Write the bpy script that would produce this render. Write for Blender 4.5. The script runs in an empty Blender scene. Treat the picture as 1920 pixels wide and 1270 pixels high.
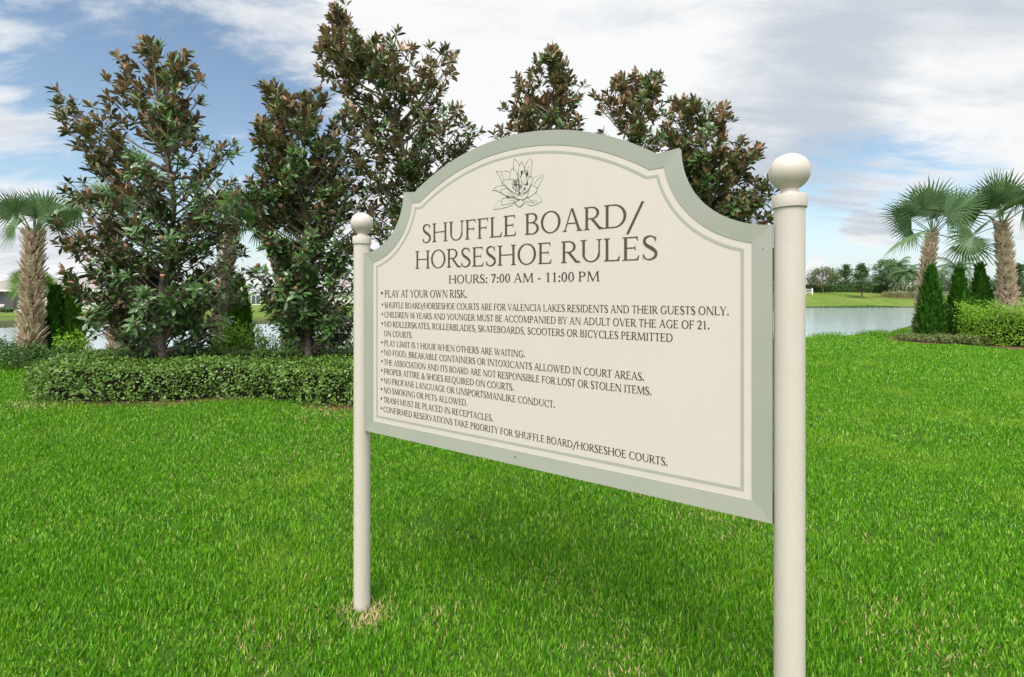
import bpy, math, random
import numpy as np
from mathutils import Vector, Matrix
R_ = math.radians
rng = np.random.default_rng(7)
random.seed(7)
scn = bpy.context.scene
COL = scn.collection

# ------------------------------------------------------------------ camera
EYE = 1.6; F = 880.0; HOR = 552.0; CX = 960.0
cam_d = bpy.data.cameras.new('camera'); cam = bpy.data.objects.new('camera', cam_d); COL.objects.link(cam)
cam.location = (0, 0, EYE); cam.rotation_euler = (R_(90), 0, 0)
cam_d.sensor_width = 36; cam_d.lens = 36 * F / 1920; cam_d.shift_y = -83 / 1920
cam_d.clip_start = 0.05; cam_d.clip_end = 6000
scn.camera = cam
def at(x, y, Y):
    return Vector(((x - CX) / F * Y, Y, EYE + (HOR - y) / F * Y))

# ------------------------------------------------------------------ light
SUN = Vector((-0.18, -0.56, 0.92)).normalized()
sd = bpy.data.lights.new('sun', 'SUN'); sun = bpy.data.objects.new('sun', sd); COL.objects.link(sun)
sd.energy = 1.5; sd.angle = R_(22); sd.color = (1.0, 0.955, 0.88)
sun.rotation_euler = SUN.to_track_quat('Z', 'Y').to_euler(); sun.location = SUN * 60
scn.view_settings.view_transform = 'Standard'; scn.view_settings.look = 'None'
scn.view_settings.exposure = 0.32; scn.view_settings.gamma = 1.0
try:
    scn.cycles.max_bounces = 6; scn.cycles.transparent_max_bounces = 8
except Exception: pass

# ------------------------------------------------------------------ node helper
class NT:
    def __init__(s, tree): s.t = tree
    def n(s, typ, **kw):
        nd = s.t.nodes.new(typ)
        for k, v in kw.items():
            if k.startswith('i_'):
                nd.inputs[k[2:]].default_value = v
            else: setattr(nd, k, v)
        return nd
    def lk(s, a, b): s.t.links.new(a, b)
    def setin(s, sock, v):
        if hasattr(v, 'is_output'): s.lk(v, sock)
        elif v is not None: sock.default_value = v
    def m(s, op, a, b=None, c=None, clamp=False):
        nd = s.t.nodes.new('ShaderNodeMath'); nd.operation = op; nd.use_clamp = clamp
        s.setin(nd.inputs[0], a)
        if b is not None: s.setin(nd.inputs[1], b)
        if c is not None: s.setin(nd.inputs[2], c)
        return nd.outputs[0]
    def vm(s, op, a, b=None):
        nd = s.t.nodes.new('ShaderNodeVectorMath'); nd.operation = op
        s.setin(nd.inputs[0], a)
        if b is not None: s.setin(nd.inputs[1], b)
        return nd.outputs['Value'] if op in ('DOT_PRODUCT', 'LENGTH') else nd.outputs[0]
    def mix(s, f, a, b, bt='MIX'):
        nd = s.t.nodes.new('ShaderNodeMix'); nd.data_type = 'RGBA'; nd.blend_type = bt
        s.setin(nd.inputs['Factor'], f); s.setin(nd.inputs[6], a); s.setin(nd.inputs[7], b)
        return nd.outputs[2]
    def ss(s, v, lo, hi, a=0.0, b=1.0):
        nd = s.t.nodes.new('ShaderNodeMapRange'); nd.interpolation_type = 'SMOOTHSTEP'
        s.setin(nd.inputs['Value'], v)
        nd.inputs['From Min'].default_value = lo; nd.inputs['From Max'].default_value = hi
        nd.inputs['To Min'].default_value = a; nd.inputs['To Max'].default_value = b
        return nd.outputs[0]
    def noise(s, vec, scale, detail=4.0, rough=0.5, dist=0.0):
        nd = s.t.nodes.new('ShaderNodeTexNoise')
        if vec is not None: s.lk(vec, nd.inputs['Vector'])
        nd.inputs['Scale'].default_value = scale; nd.inputs['Detail'].default_value = detail
        nd.inputs['Roughness'].default_value = rough; nd.inputs['Distortion'].default_value = dist
        return nd.outputs['Fac']

# ------------------------------------------------------------------ sky
w = bpy.data.worlds.new('World'); scn.world = w; w.use_nodes = True
W = NT(w.node_tree); w.node_tree.nodes.clear()
sky = W.n('ShaderNodeTexSky'); sky.sky_type = 'NISHITA'; sky.sun_disc = False
sky.sun_elevation = math.asin(SUN.z); sky.sun_rotation = math.atan2(SUN.x, SUN.y)
sky.air_density = 1.0; sky.dust_density = 0.6; sky.ozone_density = 1.5
tc = W.n('ShaderNodeTexCoord')
dv = W.vm('NORMALIZE', tc.outputs['Generated'])
sp = W.n('ShaderNodeSeparateXYZ'); W.lk(dv, sp.inputs[0])
def skydir(x, y):
    return Vector(((x - CX) / F, 1.0, (HOR - y) / F)).normalized()
zz = W.m('ADD', W.m('MAXIMUM', sp.outputs['Z'], 0.0), 0.20)
px = W.m('DIVIDE', sp.outputs['X'], zz); py = W.m('DIVIDE', sp.outputs['Y'], zz)
cv = W.n('ShaderNodeCombineXYZ'); W.lk(px, cv.inputs[0]); W.lk(py, cv.inputs[1])
# streaky mapping: cloud bands run from lower left to upper right
rot = W.n('ShaderNodeMapping'); rot.inputs['Rotation'].default_value = (0, 0, R_(-24)); rot.inputs['Scale'].default_value = (0.62, 1.35, 1)
rot.inputs['Location'].default_value = (3.1, 1.7, 0)
W.lk(cv.outputs[0], rot.inputs['Vector'])
nA = W.noise(rot.outputs[0], 1.15, 12.0, 0.60, 0.5)
nB = W.noise(rot.outputs[0], 2.4, 9.0, 0.6, 0.5)
nD = W.noise(rot.outputs[0], 7.0, 6.0, 0.6, 0.4)
nC = W.noise(rot.outputs[0], 0.55, 7.0, 0.55, 0.6)
def blob(x, y, lo, hi):
    return W.ss(W.vm('DOT_PRODUCT', dv, tuple(skydir(x, y))), math.cos(R_(lo)), math.cos(R_(hi)))
def amt(v, k): return W.m('MULTIPLY', v, k)
def add(*a):
    r = a[0]
    for b in a[1:]: r = W.m('ADD', r, b)
    return r
cov = add(nA, amt(nB, 0.70), amt(nD, 0.30), -0.34,
          amt(blob(440, 215, 18, 3), -0.27), amt(blob(150, 310, 24, 5), -0.19), amt(blob(120, 90, 16, 3), -0.03), amt(blob(330, 20, 10, 2), 0.07),
          amt(blob(1620, 430, 14, 5), -0.50), amt(blob(1830, 245, 14, 3), 0.14), amt(blob(1180, -60, 42, 8), 0.22), amt(blob(1700, 150, 28, 6), 0.10),
          amt(blob(60, 465, 7, 1.5), 0.22), amt(blob(480, 350, 9, 2), 0.20), amt(blob(1570, 335, 5, 1), 0.12), amt(blob(1630, 440, 3.0, .4), 0.27), amt(blob(1740, 290, 5, 1), 0.12), amt(blob(1530, 505, 2.5, .5), 0.3))
den = W.ss(cov, 0.40, 0.64)
# a low bank of cloud and bright haze near the horizon
hz = W.ss(sp.outputs['Z'], 0.19, 0.0, 0.0, 0.72)
skyc = W.mix(1.0, sky.outputs[0], (1.50, 1.44, 1.30, 1), 'MULTIPLY')
skyc = W.mix(hz, skyc, (5.1, 5.9, 6.8, 1))
grey = W.ss(add(nC, amt(nB, 0.75), amt(nD, 0.30), amt(blob(1440, 225, 13, 2), 0.30), amt(blob(1800, 120, 18, 2), 0.10), amt(blob(1050, 60, 30, 8), -0.16), -0.60), 0.38, 0.74)
cloudc = W.mix(grey, (7.7, 7.75, 7.8, 1), (4.7, 5.15, 5.75, 1))
fin = W.mix(den, skyc, cloudc)
# added soft fill: unseen bright glow around the veiled sun's direction, high behind the camera
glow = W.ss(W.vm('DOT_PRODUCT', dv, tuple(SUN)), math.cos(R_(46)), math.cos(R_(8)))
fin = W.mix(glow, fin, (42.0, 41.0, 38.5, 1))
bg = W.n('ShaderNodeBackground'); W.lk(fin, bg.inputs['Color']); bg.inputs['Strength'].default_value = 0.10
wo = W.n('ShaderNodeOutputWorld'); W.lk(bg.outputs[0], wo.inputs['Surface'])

# ------------------------------------------------------------------ materials
def mat(name, col, rough=0.6, spec=0.3, var=None, var_scale=6.0, island=None, trans=0.0, bump=0.0, bump_scale=40.0, coat=0.0, detail=4.0, streak=False):
    """Principled; var = second colour mixed by object-space noise; island = second colour mixed by island random; trans = translucent share"""
    m = bpy.data.materials.new(name); m.use_nodes = True
    T = NT(m.node_tree); b = m.node_tree.nodes['Principled BSDF']; out = m.node_tree.nodes['Material Output']
    c = None
    tcn = T.n('ShaderNodeTexCoord')
    def rgba(x): return (x[0], x[1], x[2], 1)
    if island is not None:
        g = T.n('ShaderNodeNewGeometry')
        c = T.mix(g.outputs['Random Per Island'], rgba(col), rgba(island))
    if var is not None:
        vec = tcn.outputs['Object']
        if streak:
            mpn = T.n('ShaderNodeMapping'); mpn.inputs['Scale'].default_value = (6, 6, .7); T.lk(vec, mpn.inputs['Vector'])
            f = T.ss(T.m('ADD', T.m('MULTIPLY', T.noise(mpn.outputs[0], var_scale, 6, .65), .6), T.m('MULTIPLY', T.noise(vec, var_scale * 2, 6, .6), .4)), .40, .66)
        else: f = T.ss(T.noise(vec, var_scale, detail, 0.55), 0.35, 0.68)
        c = T.mix(f, c if c is not None else rgba(col), rgba(var))
    T.setin(b.inputs['Base Color'], c if c is not None else rgba(col))
    b.inputs['Roughness'].default_value = rough
    b.inputs['Specular IOR Level'].default_value = spec
    if coat: b.inputs['Coat Weight'].default_value = coat; b.inputs['Coat Roughness'].default_value = 0.2
    if bump:
        bn = T.n('ShaderNodeBump'); bn.inputs['Strength'].default_value = bump; bn.inputs['Distance'].default_value = 0.02
        T.lk(T.noise(tcn.outputs['Object'], bump_scale, 5, 0.6), bn.inputs['Height']); T.lk(bn.outputs[0], b.inputs['Normal'])
    if trans:
        tr = T.n('ShaderNodeBsdfTranslucent'); T.setin(tr.inputs['Color'], c if c is not None else rgba(col))
        ms = T.n('ShaderNodeMixShader'); ms.inputs[0].default_value = trans
        T.lk(b.outputs[0], ms.inputs[1]); T.lk(tr.outputs[0], ms.inputs[2]); T.lk(ms.outputs[0], out.inputs['Surface'])
    return m

M = {}
M['cream'] = mat('cream_panel_paint', (0.545, 0.497, 0.462), 0.42, 0.35, var=(0.536, 0.487, 0.450), var_scale=2.2, streak=True)
M['postpaint'] = mat('cream_post_paint', (0.545, 0.495, 0.455), 0.36, 0.4, var=(0.525, 0.473, 0.428), var_scale=3.5, streak=True, bump=0.05, bump_scale=30)
M['sage'] = mat('sage_frame_paint', (0.318, 0.332, 0.286), 0.26, 0.6, coat=0.3, var=(0.300, 0.318, 0.275), var_scale=5)
M['sageline'] = mat('sage_line_paint', (0.345, 0.355, 0.300), 0.45, 0.3, var=(0.325, 0.335, 0.285), var_scale=9)
M['brown'] = mat('brown_lettering', (0.075, 0.048, 0.034), 0.5, 0.3, var=(0.09, 0.06, 0.042), var_scale=20)
M['darkbrown'] = mat('dark_brown_lettering', (0.042, 0.030, 0.023), 0.5, 0.3, var=(0.055, 0.04, 0.03), var_scale=20)
M['ink'] = mat('emblem_ink', (0.035, 0.035, 0.028), 0.5, 0.3, var=(0.06, 0.06, 0.05), var_scale=30)
M['inkpale'] = mat('emblem_pale_ink', (0.18, 0.19, 0.155), 0.5, 0.3, var=(0.28, 0.29, 0.24), var_scale=30)
M['petal'] = mat('emblem_petal', (0.50, 0.485, 0.43), 0.5, 0.3, var=(0.53, 0.495, 0.45), var_scale=25)
M['bronze'] = mat('bracket_brown', (0.10, 0.06, 0.035), 0.6, 0.3, var=(0.06, 0.04, 0.03), var_scale=60)
M['steel'] = mat('screw_metal', (0.45, 0.47, 0.44), 0.3, 0.6, var=(0.36, 0.38, 0.35), var_scale=80)

# ------------------------------------------------------------------ mesh helpers
def tag(o, label=None, cat=None, group=None, kind=None):
    if label: o['label'] = label
    if cat: o['category'] = cat
    if group: o['group'] = group
    if kind: o['kind'] = kind
    return o
def empty(name, loc=(0, 0, 0), label=None, cat=None, group=None):
    o = bpy.data.objects.new(name, None); o.empty_display_size = 0.3; COL.objects.link(o); o.location = loc
    return tag(o, label, cat, group)
def link(name, me, m, parent=None, smooth=False):
    o = bpy.data.objects.new(name, me); COL.objects.link(o)
    for k in (m if isinstance(m, (list, tuple)) else [m]): me.materials.append(k)
    if parent is not None:
        o.parent = parent; off = world_loc(parent)
        if off.length > 0: me.transform(Matrix.Translation(-off)); me.update()
    if smooth and len(me.polygons):
        me.polygons.foreach_set('use_smooth', np.ones(len(me.polygons), dtype=bool))
    return o
def world_loc(o):
    v = Vector((0, 0, 0))
    while o is not None:
        v = v + Vector(o.location); o = o.parent
    return v
def raw_mesh(name, V, loops, starts, mi=None):
    me = bpy.data.meshes.new(name)
    V = np.ascontiguousarray(V, dtype=np.float32); loops = np.ascontiguousarray(loops, dtype=np.int32)
    starts = np.ascontiguousarray(starts, dtype=np.int32)
    me.vertices.add(len(V)); me.vertices.foreach_set('co', V.ravel())
    me.loops.add(len(loops)); me.loops.foreach_set('vertex_index', loops)
    me.polygons.add(len(starts)); me.polygons.foreach_set('loop_start', starts)
    if mi is not None: me.polygons.foreach_set('material_index', np.ascontiguousarray(mi, dtype=np.int32))
    me.update(calc_edges=True)
    return me
class MB:
    """collects polygons for one mesh"""
    def __init__(s): s.v = []; s.f = []; s.mi = []
    def poly(s, pts, mi=0):
        k = len(s.v); s.v += [tuple(p) for p in pts]; s.f.append(tuple(range(k, k + len(pts)))); s.mi.append(mi)
    def add(s, verts, faces, mi=0):
        k = len(s.v); s.v += [tuple(p) for p in verts]
        for f in faces: s.f.append(tuple(i + k for i in f)); s.mi.append(mi)
    def box(s, c, size, rz=0.0, mi=0):
        cx, cy, cz = c; a, b, h = size[0] / 2, size[1] / 2, size[2] / 2
        cs, sn = math.cos(rz), math.sin(rz)
        vs = []
        for dz in (-h, h):
            for dx, dy in ((-a, -b), (a, -b), (a, b), (-a, b)):
                vs.append((cx + dx * cs - dy * sn, cy + dx * sn + dy * cs, cz + dz))
        s.add(vs, [(3, 2, 1, 0), (4, 5, 6, 7), (0, 1, 5, 4), (1, 2, 6, 5), (2, 3, 7, 6), (3, 0, 4, 7)], mi)
    def lathe(s, c, prof, n=40, mi=0):
        vs = []; k = len(prof)
        for r, z in prof:
            for i in range(n):
                a = 2 * math.pi * i / n; vs.append((c[0] + r * math.cos(a), c[1] + r * math.sin(a), c[2] + z))
        fs = [(j * n + i, j * n + (i + 1) % n, (j + 1) * n + (i + 1) % n, (j + 1) * n + i) for j in range(k - 1) for i in range(n)]
        fs.append(tuple(range(n))[::-1]); fs.append(tuple((k - 1) * n + i for i in range(n)))
        s.add(vs, fs, mi)
    def tube(s, pts, rad, n=7, mi=0, cap=True):
        pts = [Vector(p) for p in pts]; k = len(pts); vs = []
        up = None
        for j in range(k):
            d = (pts[min(j + 1, k - 1)] - pts[max(j - 1, 0)])
            if d.length < 1e-9: d = Vector((0, 0, 1))
            d.normalize()
            if up is None: up = d.orthogonal().normalized()
            a = (up - d * up.dot(d))
            if a.length < 1e-6: a = d.orthogonal()
            a.normalize(); up = a; b = d.cross(a)
            r = rad[j] if isinstance(rad, (list, tuple)) else rad
            for i in range(n):
                t = 2 * math.pi * i / n; p = pts[j] + a * (r * math.cos(t)) + b * (r * math.sin(t)); vs.append(tuple(p))
        fs = [(j * n + i, j * n + (i + 1) % n, (j + 1) * n + (i + 1) % n, (j + 1) * n + i) for j in range(k - 1) for i in range(n)]
        if cap: fs.append(tuple(range(n))[::-1]); fs.append(tuple((k - 1) * n + i for i in range(n)))
        s.add(vs, fs, mi)
    def mesh(s, name):
        me = bpy.data.meshes.new(name); me.from_pydata(s.v, [], s.f)
        if any(s.mi): me.polygons.foreach_set('material_index', np.array(s.mi, dtype=np.int32))
        me.update(); return me
    def build(s, name, m, parent=None, smooth=False): return link(name, s.mesh(name), m, parent, smooth)
def autosmooth(o, ang=35):
    me = o.data
    me.polygons.foreach_set('use_smooth', np.ones(len(me.polygons), dtype=bool))
    try: me.set_sharp_from_angle(angle=R_(ang))
    except Exception: pass
    return o

def unit(a): return a / np.maximum(np.linalg.norm(a, axis=-1, keepdims=True), 1e-9)
def leaves_mesh(name, C, D, Nn, Ln, Wd, templ, faces, two_sided=False, gap=0.0012):
    """place a leaf template at every base point C: along D, blade normal Nn"""
    templ = np.asarray(templ, dtype=np.float64); N = len(C); n = len(templ)
    D = unit(np.asarray(D)); S = unit(np.cross(D, Nn)); U = np.cross(S, D)
    Ln = np.broadcast_to(Ln, (N,)); Wd = np.broadcast_to(Wd, (N,))
    P = (C[:, None, :] + D[:, None, :] * (templ[None, :, 0:1] * Ln[:, None, None]) + S[:, None, :] * (templ[None, :, 1:2] * Wd[:, None, None])
         + U[:, None, :] * (templ[None, :, 2:3] * Ln[:, None, None]))
    fl = np.concatenate([np.array(f) for f in faces]); fs = np.array([len(f) for f in faces])
    def topo(N, flip=False):
        ff = np.concatenate([np.array(f[::-1] if flip else f) for f in faces])
        return (np.arange(N)[:, None] * n + ff[None, :]).ravel()
    if not two_sided:
        lo = topo(N); st = np.concatenate([[0], np.cumsum(np.tile(fs, N))[:-1]])
        return raw_mesh(name, P.reshape(-1, 3), lo, st)
    P2 = P - U[:, None, :] * gap
    lo = np.concatenate([topo(N), topo(N, True) + N * n]); st = np.concatenate([[0], np.cumsum(np.tile(fs, 2 * N))[:-1]])
    mi = np.concatenate([np.zeros(N * len(fs)), np.ones(N * len(fs))])
    return raw_mesh(name, np.concatenate([P, P2]).reshape(-1, 3), lo, st, mi)
# leaf templates (u along, v across, w out of blade)
T_OVAL = [(0, 0, 0), (.34, 0, .015), (.70, 0, .0), (1, 0, -.05), (.30, .42, .05), (.68, .44, .04), (.30, -.42, .05), (.68, -.44, .04)]
F_OVAL = [(0, 1, 4), (1, 2, 5, 4), (2, 3, 5), (0, 6, 1), (1, 6, 7, 2), (2, 7, 3)]
T_LEAF = [(0, 0, 0), (.5, .5, .06), (1, 0, -.04), (.5, -.5, .06)]
F_LEAF = [(0, 3, 2, 1)]
T_BLADE = [(0, -.5, 0), (0, .5, 0), (.55, .42, .07), (.55, -.42, .07), (1, 0, .22)]
F_BLADE = [(0, 1, 2, 3), (3, 2, 4)]
def rand_dirs(n):
    v = rng.normal(size=(n, 3)); return unit(v)
def in_poly(X, Y, poly):
    ins = np.zeros(len(X), dtype=bool); k = len(poly); j = k - 1
    for i in range(k):
        xi, yi = poly[i]; xj, yj = poly[j]
        c = ((yi > Y) != (yj > Y)) & (X < (xj - xi) * (Y - yi) / ((yj - yi) + 1e-12) + xi)
        ins ^= c; j = i
    return ins

# ================================================================== SETTING: terrain, water
def lerp_pts(X, pts):
    xs, ys = zip(*pts); return np.interp(X, xs, ys)
NEAR = [(-400, 12), (-14, 12.2), (-4, 12.6), (3, 14.5), (8, 16.2), (10.5, 16.7), (15, 18.6), (19, 21), (24, 27), (60, 60), (160, 92), (400, 96)]
FAR = [(-400, 44), (-90, 43), (-46, 42), (-20, 48), (10, 66), (40, 90), (66, 104), (92, 106), (130, 112), (200, 116), (400, 118)]
WATER_Z = -1.4
def ground_z(X, Y):
    X = np.asarray(X, dtype=float); Y = np.asarray(Y, dtype=float)
    dn = Y - lerp_pts(X, NEAR); df = lerp_pts(X, FAR) - Y
    near = np.where(dn <= 0, 0.0, np.maximum(-0.02 * dn - 0.32 * np.maximum(dn - 0.5, 0), -2.4))
    sl = np.interp(X, [-60, 0, 60, 112, 150], [0.016, 0.03, 0.112, 0.112, 0.05]); cap = np.interp(X, [-60, 0, 60, 112, 150], [-0.85, 0.4, 2.5, 2.4, 1.5])
    far = np.where(df > 0, np.maximum(WATER_Z - 0.35 * df, -2.4), np.minimum(WATER_Z + 0.05 + sl * (-df), cap))
    z = np.maximum(near, far)
    return z + 0.010 * np.sin(X * 1.7 + 0.6 * Y) * np.cos(Y * 1.3) * (dn < 0)
def grid_axis(segs):
    out = []
    for a, b, st in segs: out += list(np.arange(a, b, st))
    out.append(segs[-1][1]); return np.array(out)
gx = grid_axis([(-2500, -300, 220), (-300, -60, 8), (-60, -16, 2), (-16, 26, 0.5), (26, 120, 2), (120, 300, 8), (300, 2500, 220)])
gy = grid_axis([(-120, -8, 8), (-8, 30, 0.5), (30, 160, 2), (160, 300, 10), (300, 3000, 180)])
GX, GY = np.meshgrid(gx, gy); GZ = ground_z(GX, GY)
nx, ny = len(gx), len(gy)
idx = np.arange(nx * ny).reshape(ny, nx)
quads = np.stack([idx[:-1, :-1], idx[:-1, 1:], idx[1:, 1:], idx[1:, :-1]], -1).reshape(-1, 4)
me = raw_mesh('ground', np.stack([GX, GY, GZ], -1).reshape(-1, 3), quads.ravel(), np.arange(len(quads)) * 4)
mg = bpy.data.materials.new('lawn_ground'); mg.use_nodes = True
T = NT(mg.node_tree); b = mg.node_tree.nodes['Principled BSDF']
geo = T.n('ShaderNodeNewGeometry'); sg = T.n('ShaderNodeSeparateXYZ'); T.lk(geo.outputs['Position'], sg.inputs[0])
n1 = T.noise(geo.outputs['Position'], 1.3, 6, 0.6); n2 = T.noise(geo.outputs['Position'], 30, 5, 0.7); n3 = T.noise(geo.outputs['Position'], 0.07, 6, 0.6, 0.8)
nearc = T.mix(T.ss(n2, 0.35, 0.65), (0.030, 0.062, 0.010, 1), (0.060, 0.120, 0.018, 1))
nearc = T.mix(T.ss(n1, 0.55, 0.75), nearc, (0.075, 0.115, 0.026, 1))
farc = T.mix(T.ss(n3, 0.38, 0.62), (0.090, 0.160, 0.022, 1), (0.165, 0.205, 0.048, 1))
farc = T.mix(T.m('MULTIPLY', T.ss(n1, 0.3, 0.7), 0.45), farc, (0.072, 0.130, 0.020, 1))
lawnc = T.mix(T.ss(sg.outputs['Y'], 24, 34), nearc, farc)
shore = T.ss(T.m('ADD', sg.outputs['Z'], T.m('MULTIPLY', n3, .5)), -1.05, -.75)
T.lk(T.mix(shore, (0.050, 0.060, 0.026, 1), lawnc), b.inputs['Base Color'])
b.inputs['Roughness'].default_value = 0.9; b.inputs['Specular IOR Level'].default_value = 0.1
ground = link('ground', me, mg, smooth=True); tag(ground, 'grassy ground sloping down to the pond and rising beyond it', kind='structure')

wm = MB(); wm.poly([(-600, 10, WATER_Z), (600, 10, WATER_Z), (600, 130, WATER_Z), (-600, 130, WATER_Z)])
mw = bpy.data.materials.new('pond_water'); mw.use_nodes = True
T = NT(mw.node_tree); b = mw.node_tree.nodes['Principled BSDF']
geo = T.n('ShaderNodeNewGeometry'); mp = T.n('ShaderNodeMapping'); T.lk(geo.outputs['Position'], mp.inputs['Vector']); mp.inputs['Scale'].default_value = (1.0, 1.9, 1)
bn = T.n('ShaderNodeBump'); bn.inputs['Strength'].default_value = 0.38; bn.inputs['Distance'].default_value = 0.08
T.lk(T.m('ADD', T.noise(mp.outputs[0], 0.9, 5, 0.6, 0.3), T.m('MULTIPLY', T.noise(mp.outputs[0], 0.06, 4, 0.6), 1.5)), bn.inputs['Height']); T.lk(bn.outputs[0], b.inputs['Normal'])
T.lk(T.mix(T.noise(mp.outputs[0], 0.05, 4), (0.33, 0.40, 0.46, 1), (0.42, 0.49, 0.55, 1)), b.inputs['Base Color'])
b.inputs['Roughness'].default_value = 0.10; b.inputs['IOR'].default_value = 1.7; b.inputs['Specular IOR Level'].default_value = 1.0
pond = wm.build('water', mw); tag(pond, 'pale rippled pond water between the lawn and the far bank', kind='structure')

# ================================================================== THE SIGN
PL = Vector((-0.768, 2.4027, 0)); PR = Vector((0.8255, 1.3969, 0))
SU = (PR - PL).normalized(); SN = Vector((SU.y, -SU.x, 0)); SC = (PL + PR) / 2; SD = (PR - PL).length; FACE = 0.013
def sp3(s, z, o=0.0):
    """point on the sign: s along the face from its middle, z height, o out of the face"""
    return SC + SU * s + SN * (FACE + o) + Vector((0, 0, z))
def px_plane(x, y):
    d = Vector(((x - CX) / F, 1.0, 0)); t = (SC + SN * FACE).dot(SN) / d.dot(SN)
    p = d * t; return (p - SC).dot(SU), EYE + (HOR - y) / F * t
sign = empty('rules_sign', (SC.x, SC.y, 0), 'large cream rules sign with arched sage frame between two ball-topped posts', 'sign')
HW = 0.8992; BOT = 0.913; TOPC = 1.802
def outline(inset=0.0):
    """right half from bottom middle to apex, then mirrored; the inset keeps every edge parallel"""
    i = inset; pts = [(HW - i, BOT + i)]
    ccx, ccz, rr = 0.905, 2.083, 0.275 + i            # concave shoulder
    zc = ccz - math.sqrt(rr * rr - (ccx - (HW - i)) ** 2)
    a0 = math.atan2(zc - ccz, (HW - i) - ccx)
    xs = 0.0
    topz = 2.083 - i * 1.0                             # small flat shoulder step
    a1 = math.atan2(topz - ccz, -math.sqrt(max(rr * rr - (topz - ccz) ** 2, 0)))
    if a0 > 0: a0 -= 2 * math.pi
    if a1 > 0: a1 -= 2 * math.pi
    n = 22
    for k in range(n + 1):
        a = a0 + (a1 - a0) * k / n; pts.append((ccx + rr * math.cos(a), ccz + rr * math.sin(a)))
    R = 1.007 - i; cz = 2.243 - 1.007
    zt = topz - 0.008 + 0.10 * i
    x1 = math.sqrt(R * R - (zt - cz) ** 2)
    n = 26
    b0 = math.atan2(zt - cz, x1); b1 = math.pi / 2
    for k in range(n + 1):
        a = b0 + (b1 - b0) * k / n; pts.append((R * math.cos(a), cz + R * math.sin(a)))
    left = [(-x, z) for x, z in pts[:-1]][::-1]
    return pts + left
o0, o1, o2, o3 = outline(0.0), outline(0.056), outline(0.0775), outline(0.0870)
def ring(mb, A, za, B, zb, mi=0):
    n = len(A)
    for k in range(n):
        j = (k + 1) % n
        mb.poly([sp3(*A[k], za), sp3(*A[j], za), sp3(*B[j], zb), sp3(*B[k], zb)], mi)
pm = MB(); pm.poly([sp3(*p, 0.0) for p in outline(0.03)]); pm.poly([sp3(*p, -0.028) for p in outline(0.002)][::-1])
panel = pm.build('sign_panel', M['cream'], sign)
fm = MB(); ring(fm, o0, 0.0055, o1, 0.0015); ring(fm, o0, -0.027, o0, 0.0055); ring(fm, o1, 0.0015, o1, -0.0005)
frame = fm.build('sign_frame', M['sage'], sign); frame['label'] = 'sage green moulded border around the cream panel'
lm = MB(); ring(lm, o2, 0.0007, o3, 0.0007)
link('border_line', lm.mesh('border_line'), M['sageline'], panel)
# mitre seams, the joint across the right stile, and the two screw heads
def seam(p, q, wd=0.0012):
    sm = MB()
    (x0, z0, oa), (x1, z1, ob) = p, q
    d = Vector((x1 - x0, z1 - z0)).normalized(); nn = Vector((-d.y, d.x)) * wd / 2
    sm.poly([sp3(x0 + nn.x, z0 + nn.y, oa), sp3(x0 - nn.x, z0 - nn.y, oa), sp3(x1 - nn.x, z1 - nn.y, ob), sp3(x1 + nn.x, z1 + nn.y, ob)])
    link('frame_seam', sm.mesh('frame_seam'), M['steel'], frame)
seam((HW - .056, BOT + .056, .0019), (HW - .001, BOT + .001, .0059)); seam((-HW + .056, BOT + .056, .0019), (-HW + .001, BOT + .001, .0059), .001)
seam((HW - .056, 1.737, .0019), (HW - .001, 1.738, .0059), .0016)
def screw(s, z, o, m, r=0.0035):
    k = MB(); n = 12
    k.poly([sp3(s + r * math.cos(2 * math.pi * i / n), z + r * math.sin(2 * math.pi * i / n), o) for i in range(n)])
    for i in range(n):
        a, c = 2 * math.pi * i / n, 2 * math.pi * (i + 1) / n
        k.poly([sp3(s + r * 1.3 * math.cos(a), z + r * 1.3 * math.sin(a), o - .003), sp3(s + r * 1.3 * math.cos(c), z + r * 1.3 * math.sin(c), o - .003),
                sp3(s + r * math.cos(c), z + r * math.sin(c), o), sp3(s + r * math.cos(a), z + r * math.sin(a), o)])
    link('screw', k.mesh('screw'), m, frame)
screw(0.875, 1.742, 0.0056, M['sage'], .0026); screw(-0.008, 0.945, 0.0062, M['bronze'], 0.0022)
# posts: shaft, collar, necked ball
PRAD = 0.0411
def post(P):
    a = MB(); a.lathe((P.x, P.y, -0.25), [(PRAD, 0), (PRAD, 0.6), (PRAD, 1.3), (PRAD, 2.118)], 56)
    p = autosmooth(a.build('post', M['postpaint'], sign))
    b = MB(); b.lathe((P.x, P.y, 1.856), [(PRAD + .0005, 0.001), (PRAD + .0052, 0), (PRAD + .0056, .002), (PRAD + .0056, .034), (PRAD + .004, .0385), (PRAD * .62, .041)], 56)
    autosmooth(b.build('collar', M['postpaint'], p), 40)
    c = MB(); prof = []
    BR, zc = 0.0555, 1.963
    prof += [(PRAD * .66, 1.8975), (PRAD * .64, 1.9015), (PRAD * .565, 1.906)]
    for k in range(25):
        t = -math.pi / 2 + 0.43 + (math.pi - 0.435) * k / 24
        prof.append((max(BR * math.cos(t), .0008), zc + BR * 0.985 * math.sin(t)))
    c.lathe((P.x, P.y, 0), prof, 48)
    o = autosmooth(c.build('ball_finial', M['postpaint'], p), 50)
for P in (PL, PR): post(P)
for sgn in (-1, 1):
    for zc, hh in ((1.69, 0.10), (0.955, 0.085)):
        k = MB()
        c = SC + SU * (sgn * 0.8995) + SN * 0.0025 + Vector((0, 0, zc))
        k.box(tuple(c), (0.006, 0.022, hh), math.atan2(SU.y, SU.x)); k.build('bracket', M['bronze'], sign)

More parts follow.
